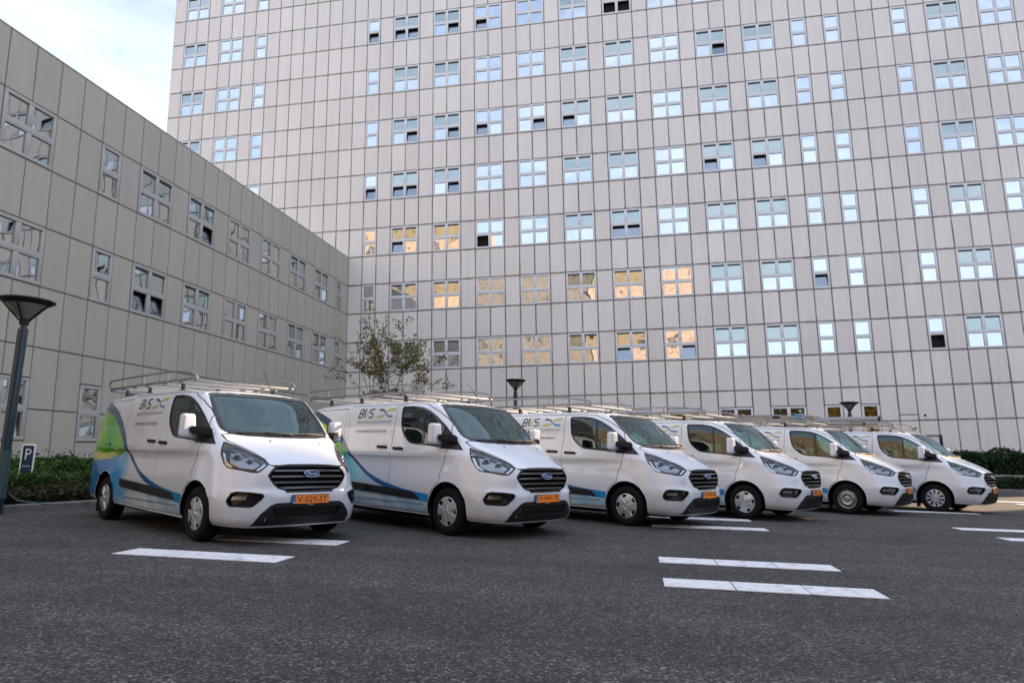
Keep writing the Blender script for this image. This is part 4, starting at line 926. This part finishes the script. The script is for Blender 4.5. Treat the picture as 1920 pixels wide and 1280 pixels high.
def restmat(name,base,du,dz):
    """the same enamel, its grime placed by the panel grid"""
    m=base.copy(); m.name=name; n=m.node_tree.nodes; l=m.node_tree.links
    tc=next(x for x in n if x.type=='TEX_COORD'); sx=next(x for x in n if x.type=='SEPXYZ')
    mp=n.new('ShaderNodeMapping'); mp.inputs['Scale'].default_value=(1/PW,1,1/PH); l.new(tc.outputs['Object'],mp.inputs[0])
    fr=n.new('ShaderNodeVectorMath'); fr.operation='FRACTION'; l.new(mp.outputs[0],fr.inputs[0]); l.new(fr.outputs[0],sx.inputs[0])
    fl=n.new('ShaderNodeVectorMath'); fl.operation='FLOOR'; l.new(mp.outputs[0],fl.inputs[0]); wn=n.new('ShaderNodeTexWhiteNoise'); l.new(fl.outputs[0],wn.inputs['Vector'])
    oi=next(x for x in n if x.type=='OBJECT_INFO')
    for lk in list(oi.outputs['Random'].links): l.new(wn.outputs['Value'],lk.to_socket)
    return m
ro=rest.build('panel',restmat('tower_panel_far',MT['panelA'],0,0),tower); ro['kind']='stuff'
# backing wall, side wall and roof of the tower
mb=MB(); D=16
x0,x1,z0,z1=U0*PW,U1*PW,-K1*PH-.5,-K0*PH
def backwall(mb,x0,x1,z0,z1,y,holes,m):
    """wall sheet left open where windows sit"""
    zs=sorted({z0,z1}|{h[2] for h in holes}|{h[3] for h in holes}); 
    for i in range(len(zs)-1):
        a,b_=zs[i],zs[i+1]; mid=(a+b_)/2; hs=sorted([h for h in holes if h[2]<mid<h[3]]); x=x0
        for h in hs:
            if h[0]>x: mb.add([(x,y,a),(h[0],y,a),(h[0],y,b_),(x,y,b_)],[(0,1,2,3)],m)
            x=h[1]
        mb.add([(x,y,a),(x1,y,a),(x1,y,b_),(x,y,b_)],[(0,1,2,3)],m)
holes=[(u*PW+.03,(u+nw)*PW-.03,-(k+1)*PH+.03,-k*PH-.03) for u,k,nw in wins]
backwall(mb,x0,x1,z0,z1,.044,holes,0)
mb.add([(x0,.044,z0),(x0,D,z0),(x0,D,z1),(x0,.044,z1)],[(0,3,2,1)][::1],1); mb.add([(x1,.044,z0),(x1,D,z0),(x1,D,z1),(x1,.044,z1)],[(0,1,2,3)],1)
mb.add([(x0,D,z0),(x1,D,z0),(x1,D,z1),(x0,D,z1)],[(0,3,2,1)],1); mb.add([(x0,.044,z1),(x1,.044,z1),(x1,D,z1),(x0,D,z1)],[(0,1,2,3)],1)
mb.build('wall',[MT['joint'],MT['panelA']],tower)
for u,k,nw in wins:
    o_,g_=OPEN.get((u,k),((),()))
    window(tower,LM(u,k,PH),nw,u in SCR,'frameA',o_,g_)
mb=MB(); mb.lathe([(0,-.05),(.05,-.045),(.06,0),(.06,.03)],0,16,'Y'); mb.build('wall_light',MT['black'],tower,(35.35*PW,-.01,-5.86*PH))
mb=MB(); mb.box((0,-.03,0),(.42,0,.10),0,.008); mb.build('door_sign',mat('sign_green',(.04,.20,.13),.4),tower,(34.35*PW,-.012,-6.25*PH))
mb=MB(); mb.box((0,-.06,0),(.12,0,.65),0,.01); mb.box((-.9,-.05,.60),(.05,-.02,.645),0); mb.build('door_bracket',MT['black'],tower,(35.95*PW,-.012,-6.78*PH))
# ---- left wing: local x runs from the corner towards the camera side (columns s), face to +x of the tower
wing=bpy.data.objects.new('office_wing',None); COL.objects.link(wing)
WMX=TM@Matrix(((0,1,0,0),(-1,0,0,0),(0,0,1,0),(0,0,0,1)))@Matrix(((-1,0,0,0),(0,-1,0,0),(0,0,1,0),(0,0,0,1)))
# local x -> tower -y must read left to right from outside: mirror-free frame with columns counted from -x
WMX=TM@Matrix(((0,-1,0,0),(1,0,0,0),(0,0,1,0),(0,0,0,1)))    # local +x = tower +y, local -y = tower +x
wing.matrix_world=WMX
tag(wing,'lower beige-grey panelled building along the left edge, meeting the tall one at a corner','building')
WD=[(3,1),(6,1),(9,0),(12,0),(15,1),(18,1),(24,0),(28,1),(33,0)]; WSN=[1,21,31]; NS=38
WOPEN={(15,1):([2],[]),(18,3):([0,2],[])}
# window order inside the frame: local x grows towards the corner, so columns are placed at -(s+nw)
ww_=[]
for k in (1,3,5.5):
    for s_,sc in WD: ww_.append((s_,k,2,sc))
    for s_ in WSN: ww_.append((s_,k,1,0))
tk={}
for s_,k,nw,sc in ww_:
    for c in range(nw):
        if k==5.5: tk[(s_+c,5)]='top'; tk[(s_+c,6)]='low'
        else: tk[(s_+c,k)]='w'
WL=lambda s_,k,nw,h: Matrix.Translation((-(s_+nw)*PW,0,-k*PH-h))
wc=[]
for s_ in range(NS):
    for k in range(0,8):
        q=tk.get((s_,k))
        if q=='w': continue
        if q=='top': wc.append((s_,k,.5)); continue
        if q=='low': wc.append((s_,6.5,.5)); continue
        wc.append((s_,k,1.0))
for (s_,k,hh) in wc:
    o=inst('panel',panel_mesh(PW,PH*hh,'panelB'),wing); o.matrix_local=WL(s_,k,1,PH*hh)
mb=MB(); x0,x1,z0,z1=-NS*PW,-.05,-8.3*PH,-.01
holes=[(-(s_+nw)*PW+.03,-s_*PW-.03,-(k+1)*PH+.03,-k*PH-.03) for s_,k,nw,sc in ww_]
backwall(mb,x0,x1,z0,z1,.044,holes,0); WDp=14
mb.add([(x0,.044,z1),(x1,.044,z1),(x1,WDp,z1),(x0,WDp,z1)],[(0,1,2,3)],1); mb.add([(x0,.044,z0),(x0,WDp,z0),(x0,WDp,z1),(x0,.044,z1)],[(0,1,2,3)],1); mb.add([(x1,WDp,z0),(x0,WDp,z0),(x0,WDp,z1),(x1,WDp,z1)],[(0,1,2,3)],1)
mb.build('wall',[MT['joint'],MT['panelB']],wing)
mb=MB(); mb.box((x0,-.02,-.012),(-.02,.4,.03),0,.008); mb.build('roof_edge',MT['panelB'],wing)
for s_,k,nw,sc in ww_:
    o_,g_=WOPEN.get((s_,k),((),()))
    o=window(wing,WL(s_,k,nw,PH),nw,sc,'frameB',o_,g_)
# ---- what stands behind the camera and beside the lot (seen mirrored in the glass, and shading the lot)
def block(name,label,x0,y0,x1,y1,h,m,wm,face='y+',st=3.6,wst=2.7):
    t=empty(name,(x0,y0,0)); tag(t,label,'building')
    mb=MB(); mb.box((0,0,-.1),(x1-x0,y1-y0,h),0); mb.build('wall',m,t)
    mb=MB(); mj=MB()
    nx=int((x1-x0)/wst); nz=int(h/st)
    for i in range(nx):
        for j in range(nz):
            a=(i+.25)*wst; z=j*st+1.2; yy=(y1-y0)+.02
            mb.box((a,yy-.01,z),(a+1.5,yy+.02,z+1.5),0)
            mj.box((a-.08,yy,z+.68),(a+1.58,yy+.04,z+.80),0); mj.box((a+.68,yy,z-.08),(a+.82,yy+.04,z+1.58),0)
    q=mb.build('window',wm,t); q['kind']='stuff'
    q=mj.build('window_frame',MT['frameB'],t); q['kind']='stuff'
    mk=MB()
    for i in range(int((x1-x0)/.9)): mk.box((i*.9,(y1-y0)+.0,0),(i*.9+.03,(y1-y0)+.012,h),0)
    for j in range(int(h/1.8)): mk.box((0,(y1-y0)+.0,j*1.8),(x1-x0,(y1-y0)+.014,j*1.8+.03),0)
    q=mk.build('panel_joint',MT['joint'],t); q['kind']='stuff'
    return t
MT['peach']=mat('peach_cladding',(.60,.45,.34),.6,var=.06,vscale=.3)
MT['unlit']=mat('unlit_cladding',(.30,.265,.22),.6,var=.08,vscale=.3)  # darker grey-beige: the shade on an unlit front is put into the colour
MT['ochre']=mat('ochre_cladding',(.58,.44,.30),.6,var=.08,vscale=.3)
MT['sandy']=mat('sand_cladding',(.55,.45,.33),.6,var=.08,vscale=.3)
MT['farwin']=mat('far_window',(.16,.14,.12),.3)
block('office_block','drab middle block, shade in its grey-beige, behind the photographer, seen only mirrored in the glass',-9.9,-84,10,-66,31,MT['unlit'],MT['farwin'],st=5.4,wst=4.5)
block('office_block','peach panelled block behind the photographer, seen only mirrored right of the middle',10.1,-84,27.5,-65.8,29.5,MT['peach'],MT['farwin'],st=5.4,wst=5.4)
block('office_block','tall ochre slab behind the photographer at far left, seen only mirrored',-62,-86,-10,-66.3,41,MT['ochre'],MT['farwin'],st=5.4,wst=5.4)
block('office_block','sand coloured block to the right of the lot, outside the photo, casting the big shadow',70,-26,88,18.2,46,MT['sandy'],MT['farwin'])
print('buildings done',len(bpy.data.objects))
# ------------------------------------------------------------------ plants
def leafmat(name,cols,rough=.55):
    m=bpy.data.materials.new(name); m.use_nodes=True; n=m.node_tree.nodes; l=m.node_tree.links; b=n['Principled BSDF']
    g=n.new('ShaderNodeNewGeometry'); r=n.new('ShaderNodeValToRGB'); e=r.color_ramp.elements
    e[0].position=0; e[0].color=(*cols[0],1); e[1].position=1; e[1].color=(*cols[-1],1)
    for i,c in enumerate(cols[1:-1]): q=e.new((i+1)/(len(cols)-1)); q.color=(*c,1)
    l.new(g.outputs['Random Per Island'],r.inputs[0]); l.new(r.outputs[0],b.inputs['Base Color']); b.inputs['Roughness'].default_value=rough
    b.inputs['Specular IOR Level'].default_value=.3
    tr=n.new('ShaderNodeBsdfTranslucent'); l.new(r.outputs[0],tr.inputs[0]); mx=n.new('ShaderNodeMixShader'); mx.inputs[0].default_value=.25
    o=n['Material Output']; l.new(b.outputs[0],mx.inputs[1]); l.new(tr.outputs[0],mx.inputs[2]); l.new(mx.outputs[0],o.inputs[0]); return m
MT['lf_h']=leafmat('hedge_leaf',[(.014,.04,.01),(.025,.07,.012),(.045,.11,.016),(.10,.16,.03)])
MT['lf_d']=leafmat('dark_leaf',[(.014,.035,.014),(.02,.055,.018),(.04,.085,.022)])
MT['lf_b']=leafmat('bed_leaf',[(.02,.03,.012),(.045,.03,.018),(.03,.05,.015),(.06,.04,.02)])
MT['lf_t']=leafmat('tree_leaf',[(.13,.16,.04),(.19,.20,.05),(.27,.23,.07),(.24,.11,.05),(.12,.15,.05)])
MT['lf_y']=leafmat('autumn_leaf',[(.55,.30,.02),(.60,.38,.03),(.48,.20,.02),(.30,.30,.04)])
MT['bark']=mat('bark',(.06,.045,.035),.9,var=.3,vscale=8,bump=.4)
def leaf(mb,p,r,s,m=0,long=1.6):
    a=Vector((r.gauss(0,1),r.gauss(0,1),r.gauss(0,.7))).normalized(); b=a.cross(Vector((r.gauss(0,1),r.gauss(0,1),r.gauss(0,1)))).normalized()
    a=a*s*long/2; b=b*s/2; mb.add([p-a,p+b,p+a*1.1,p-b],[(0,1,2,3)],m)
def hedge(label,x0,y0,x1,y1,h,n,seed,m='lf_h',s=.045,cat='hedge',z0=.10,lump=.08,name='hedge',poly=None):
    r=random.Random(seed); t=empty(name,((x0+x1)/2,(y0+y1)/2,z0)); tag(t,label,cat)
    ox,oy=(x0+x1)/2,(y0+y1)/2
    ph=[r.uniform(0,6) for _ in range(6)]
    def top(x,y): return h*(1+.10*math.sin(x*2.1+ph[0])+.08*math.sin(y*2.9+ph[1])+.06*math.sin((x+y)*5.3+ph[2]))
    c=MB(); nx=max(2,int((x1-x0)/.35)); ny=max(2,int((y1-y0)/.35)); V=[]
    for j in range(ny+1):
        for i in range(nx+1):
            x=x0+.10+(x1-x0-.2)*i/nx; y=y0+.10+(y1-y0-.2)*j/ny; V.append((x-ox,y-oy,top(x,y)-.10))
    k=len(V); V+=[(v[0],v[1],0) for v in V]; F=[(j*(nx+1)+i,j*(nx+1)+i+1,(j+1)*(nx+1)+i+1,(j+1)*(nx+1)+i) for j in range(ny) for i in range(nx)]
    for i in range(nx): F+=[(i,k+i,k+i+1,i+1),(ny*(nx+1)+i,ny*(nx+1)+i+1,k+ny*(nx+1)+i+1,k+ny*(nx+1)+i)]
    for j in range(ny): a=j*(nx+1); b=a+nx+1; F+=[(a,b,k+b,k+a),(a+nx,k+a+nx,k+b+nx,b+nx)]
    c.add(V,F,0,True); c.build('twigs',MT['soil'],t)
    mb=MB()
    for _ in range(n):
        q=r.random(); sx,sy=x1-x0,y1-y0; At=sx*sy; Af=sx*h; As=sy*h; tot=At+2*Af+2*As; u=r.random()*tot
        if u<At: x=r.uniform(x0,x1); y=r.uniform(y0,y1); z=top(x,y)+r.gauss(-.02,.035)
        else:
            if u<At+2*Af: x=r.uniform(x0,x1); y=(y0 if r.random()<.75 else y1)+r.gauss(0,.04)
            else: y=r.uniform(y0,y1); x=(x1 if r.random()<.7 else x0)+r.gauss(0,.04)
            z=r.random()**.8*top(x,y)
        if r.random()<.04: z+=r.uniform(.02,lump*1.6)
        leaf(mb,Vector((x-ox,y-oy,max(0.01,z))),r,s*r.uniform(.6,1.3))
    f=mb.build('leaves',MT[m],t); f['kind']='stuff'
    return t
hedge('low clipped green hedge beside the parking sign, at the left edge behind the kerb',3.4,-32.5,5.9,-24.4,.40,26000,1,'lf_h',.04)
hedge('taller green planting against the grey wall, between the parking sign and the leftmost van',.4,-33.0,3.2,-20.0,.56,20000,2,'lf_h',.055,lump=.18)
hedge('dark ragged ground cover at the very foot of the low hedge on the left',5.75,-31.0,6.75,-24.4,.19,9000,3,'lf_b',.05,'ground cover',name='ground_cover')
hedge('clipped green hedge behind the nose of the last van',29.3,-2.3,33.6,-1.1,1.38,15000,4,'lf_d',.075)
hedge('big dark green hedge at the right edge behind the low wall',34.0,-2.4,44.0,-.9,1.52,26000,5,'lf_d',.075)
hedge('dark low shrubs in front of the low wall at the right edge',30.0,-3.75,36.5,-3.0,.42,9000,6,'lf_d',.06,'shrubs',name='shrubs')
hedge('dark low shrubs cut off by the right edge of the photo',36.8,-3.75,44.0,-3.0,.26,6000,8,'lf_d',.06,'shrubs',name='shrubs')
t=empty('garden_wall',(28.5,-2.75,.1)); tag(t,'low beige concrete wall between two tiers of green at the right edge','wall')
for k in range(16):
    mb=MB(); mb.box((0,0,0),(.985,.22,.62),0,.012); mb.build('wall_block',MT['conc'],t,(k*1.0,0,0))
# slender multi-stemmed tree
def grow(mb,lv,r,p,d,ln,rad,depth,leafn,ls,spread=.55,up=.12):
    pts=[p.copy()]; rs=[rad]; n=4
    if depth<=2 and (p.x/2.3)**2+(p.y/2.3)**2+((p.z-4.8)/2.9)**2>1: return
    if depth<=1: up=.04
    for i in range(n):
        d=(d+Vector((r.gauss(0,.12),r.gauss(0,.12),r.gauss(0,.06)+up*.3))).normalized(); p=p+d*ln/n; pts.append(p.copy()); rs.append(max(.0035,rad*(1-.5*(i+1)/n)))
    mb.tube(pts,rs,0,5 if depth<2 else 7)
    if depth<=1:
        for q in pts[1:]:
            for _ in range(leafn): leaf(lv,q+Vector((r.gauss(0,.09),r.gauss(0,.09),r.gauss(0,.05))),r,ls*r.uniform(.6,1.3))
    if depth==0: return
    for _ in range(r.choice((2,3,3)) if depth>1 else r.choice((2,3,4))):
        a=r.uniform(.45,1.0); q=pts[int(a*n)] if int(a*n)<=n else pts[-1]
        nd=(d+Vector((r.gauss(0,spread),r.gauss(0,spread),r.gauss(.05,.22)))).normalized()
        grow(mb,lv,r,q,nd,ln*r.uniform(.55,.8),rs[min(n,int(a*n))]*.62,depth-1,leafn,ls,spread,up)
r=random.Random(34)
t=empty('slender_tree',(6.75,-9.8,.1)); tag(t,'slender many-stemmed tree with thin yellowing leaves in the corner of the two buildings','tree')
mb=MB(); lv=MB()
for st_ in ((-.30,.0,1),(.0,.1,1.1),(.34,.0,.95),(-.55,.1,.62),(.62,-.1,.62)):
    grow(mb,lv,r,Vector((st_[0]*.35,st_[1],0)),Vector((st_[0]*.50,st_[1]*.6,1)).normalized(),3.9*st_[2],.055,4,5,.078,.48)
mb.build('trunk',MT['bark'],t); lv.build('crown',MT['lf_t'],t); t.scale=(.98,.98,1.0)
for i,(x,y,h) in enumerate([(15,-56,12),(21,-57,12.5),(27,-56,13),(33,-57,12.5),(39,-55,13),(45,-56,12.5),(51,-55,12.5),(57,-56,12)]):
    r=random.Random(50+i); t=empty('autumn_tree',(x,y,0)); tag(t,'autumn tree with yellow leaves behind the photographer, %s from the left of its row'%('first','second','third','fourth','fifth','sixth','seventh','eighth')[i],'tree','yellow trees mirrored in the ground floor windows')
    mb=MB(); mb.tube([(0,0,0),(.1,0,h*.35),(0,.1,h*.7)],[.2,.15,.06],0,8); mb.build('trunk',MT['bark'],t)
    lv=MB()
    for _ in range(3600):
        a=r.uniform(0,2*PI); c=r.uniform(-1,1); q=r.random()**.4; s_=math.sqrt(1-c*c)
        leaf(lv,Vector((math.cos(a)*s_*q*h*.36,math.sin(a)*s_*q*h*.36,h*.52+c*q*h*.47)),r,.42,0,1.2)
    lv.build('crown',MT['lf_y'],t)
# ------------------------------------------------------------------ lamps, sign
MT['post']=mat('post_blue',(.008,.032,.055),.35,coat=.3)
MT['sleeve']=mat('post_sleeve',(.07,.12,.14),.35,metal=.4)
MT['lampglass']=mat('lamp_diffuser',(.20,.21,.20),.25)
def lamp(x,y,h,dia,label,sleeve=False,tilt=0,pr=.088):
    t=empty('street_lamp',(x,y,0)); tag(t,label,'street lamp','cone-topped lamp posts round the lot'); t.rotation_euler=(0,tilt,0)
    mb=MB(); top=h-.62*dia; mb.tube([(0,0,0),(0,0,top)],pr,0,20); mb.tube([(0,0,top),(0,0,top+.09)],pr*.62,0,16); mb.build('post',MT['post'],t)
    if sleeve:
        mb=MB(); mb.tube([(0,0,.28),(0,0,1.0)],pr+.010,0,20); mb.tube([(0,0,.98),(0,0,1.03)],pr+.016,0,20); mb.tube([(0,0,.24),(0,0,.30)],pr+.018,0,20); mb.build('sleeve',MT['sleeve'],t)
    r_=dia/2; z0=top+.07; z1=h-.05
    mb=MB(); mb.lathe([(.0,z0),(pr*.9,z0),(pr*1.05,z0+.10),(pr*.8,z0+.12)],0,20); mb.build('socket',MT['black'],t)
    mb=MB(); mb.lathe([(pr*.8,z0+.10),(r_*.80,z1-.03)],0,32); mb.build('cone_glass',MT['lampglass'],t)
    mb=MB(); mb.lathe([(r_*.76,z1-.05),(r_,z1+.01),(r_*1.01,z1+.03),(r_*.9,z1+.05),(.0,z1+.085)],0,40); mb.build('lid',MT['black'],t)
    for k in range(4):
        a=k*PI/2+.4; mb=MB(); mb.tube([(pr*math.cos(a),pr*math.sin(a),z0+.08),(r_*.88*math.cos(a),r_*.88*math.sin(a),z1-.01)],.016,0,6); mb.build('rib',MT['black'],t)
lamp(6.85,-28.42,3.60,.84,'large blue lamp post at the left edge with a dull metal sleeve round its foot',True,pr=.078)
lamp(12.25,-9.9,4.28,.86,'lamp post rising behind the second and third vans')
lamp(27.3,-3.7,3.95,.86,'lamp post behind the last two vans, against yellow-reflecting windows')
t=empty('parking_sign',(4.3,-25.45,.1),R(38)); tag(t,'small white parking sign with a dark blue panel standing in the hedge on the left','sign')
mb=MB(); mb.box((-.125,-.04,-.05),(.125,.04,1.03),0,.006); mb.build('board',MT['white'],t)
mb=MB(); mb.box((-.097,-.046,.30+.08),(.097,-.0405,.995),0); mb.build('panel',mat('sign_navy',(.012,.035,.07),.4),t)
for s_,x0_,x1_,za,zb_ in (('P',-.045,.06,.70,.93),('bezoekers',-.07,.07,.545,.585)):
    mb=MB(); vs,fs=text2d(s_,.1); v2=fit2d(vs,x0_,x1_,za,zb_); mb.add([(v[0],-.049,v[1]) for v in v2],fs,0); mb.build('lettering',MT['white'],t)
mb=MB(); mb.tube([(6.95,-28.35,.32),(7.05,-28.25,.2),(7.35,-28.0,.14),(7.5,-27.85,.135)],.012,0,6); tag(mb.build('loose_cable',MT['sleeve']),'thin pale cable curling from the foot of the large lamp post','cable')
# ------------------------------------------------------------------ loads on the racks
def on_van(i,x,y,z):
    X,Y,T=VANS[i][0],VANS[i][1],R(VANS[i][2]); return (X+x*math.cos(T)-y*math.sin(T),Y+x*math.sin(T)+y*math.cos(T),z),T
p_,T_=on_van(4,-1.0,-.45,2.15); t=empty('ladder',p_,T_); tag(t,'aluminium ladder with blue end clamp lying on the rack of the fifth van','ladder')
for y_ in (-.20,.20): mb=MB(); mb.box((-3.2,y_-.014,0),(0.25,y_+.014,.09),0,.005); mb.build('stile',MT['alu'],t)
for k in range(12): mb=MB(); mb.tube([(-3.05+k*.28,-.19,.045),(-3.05+k*.28,.19,.045)],.016,0,6); mb.build('rung',MT['alu'],t)
mb=MB(); mb.box((-.20,-.24,-.02),(0.0,-.16,.13),0,.01); mb.build('clamp',MT['logoB'],t)
mb=MB(); mb.box((-1.7,-.23,.09),(-1.5,-.10,.15),0,.02); mb.box((-.75,-.23,.02),(-.55,-.15,.12),0,.03); mb.build('strap_buckle',MT['black'],t)
p_,T_=on_van(5,-3.1,-.40,2.24)
def tubeload(y,r_,x0,x1,z,label,cat='tube'):
    p_,T_=on_van(5,x0,y,z); t=empty('load_tube',p_,T_); tag(t,label,cat,'silver tubes strapped to the rack of the last van')
    mb=MB(); mb.tube([(0,0,0),(x1-x0,0,0)],r_,0,20); mb.build('tube',MT['alu'],t)
    for x_ in (.0,x1-x0): mb=MB(); mb.tube([(x_-.03,0,0),(x_+.03,0,0)],r_*1.05,0,20); mb.build('end_cap',MT['black'],t)
tubeload(-.60,.085,-3.9,-1.25,2.285,'fat silver tube lying highest on the rack of the last van')
tubeload(-.43,.055,-3.9,-1.7,2.165,'thin silver tube lying low on the rack of the last van')
mb=MB(); 
p_,T_=on_van(5,-1.6,-.3,2.13); t=empty('rolled_strap',p_,T_); tag(t,'yellowish rolled strap lying on the front of the last rack','strap'); mb.tube([(.14*math.cos(a)*1.6,.14*math.sin(a),.0) for a in [2*PI*j/16 for j in range(16)]],.035,0,6,closed=True); mb.build('coil',mat('strap_yellow',(.40,.30,.10),.8),t)
p_,T_=on_van(1,-2.3,-.35,2.12); t=empty('rolled_net',p_,T_); tag(t,'small black bundle lying across the rack of the second van','bundle')
mb=MB(); mb.tube([(-.35,-.35,0),(-.2,-.2,.03),(.1,0,.03),(.45,.3,.02)],[.02,.035,.03,.015],0,7); mb.tube([(-.2,-.2,.03),(-.3,-.05,.02),(-.45,.0,.0)],[.02,.02,.012],0,6); mb.build('bundle',MT['black'],t)
p_,T_=on_van(3,-.9,.55,2.13)
# a few fallen leaves and grit on the asphalt
r=random.Random(5); mb=MB()
for _ in range(260):
    x=r.uniform(7.5,30); y=r.uniform(-33,-8); a=r.uniform(0,6.28); s_=r.uniform(.015,.035)
    if y>-26 and x<9: continue
    mb.add([(x+s_*math.cos(a+q)*w_,y+s_*math.sin(a+q)*w_,.004+.004*(k%2)) for k,(q,w_) in enumerate(((0,1.3),(1.57,.7),(3.14,1.3),(4.71,.7)))],[(0,1,2,3)])
o=mb.build('fallen_leaves',leafmat('fallen_leaf',[(.16,.10,.04),(.22,.16,.07),(.10,.06,.03)])); tag(o,kind='stuff',label='scattered dry leaves and grit on the asphalt',cat='leaves')
print('all objects',len(bpy.data.objects))
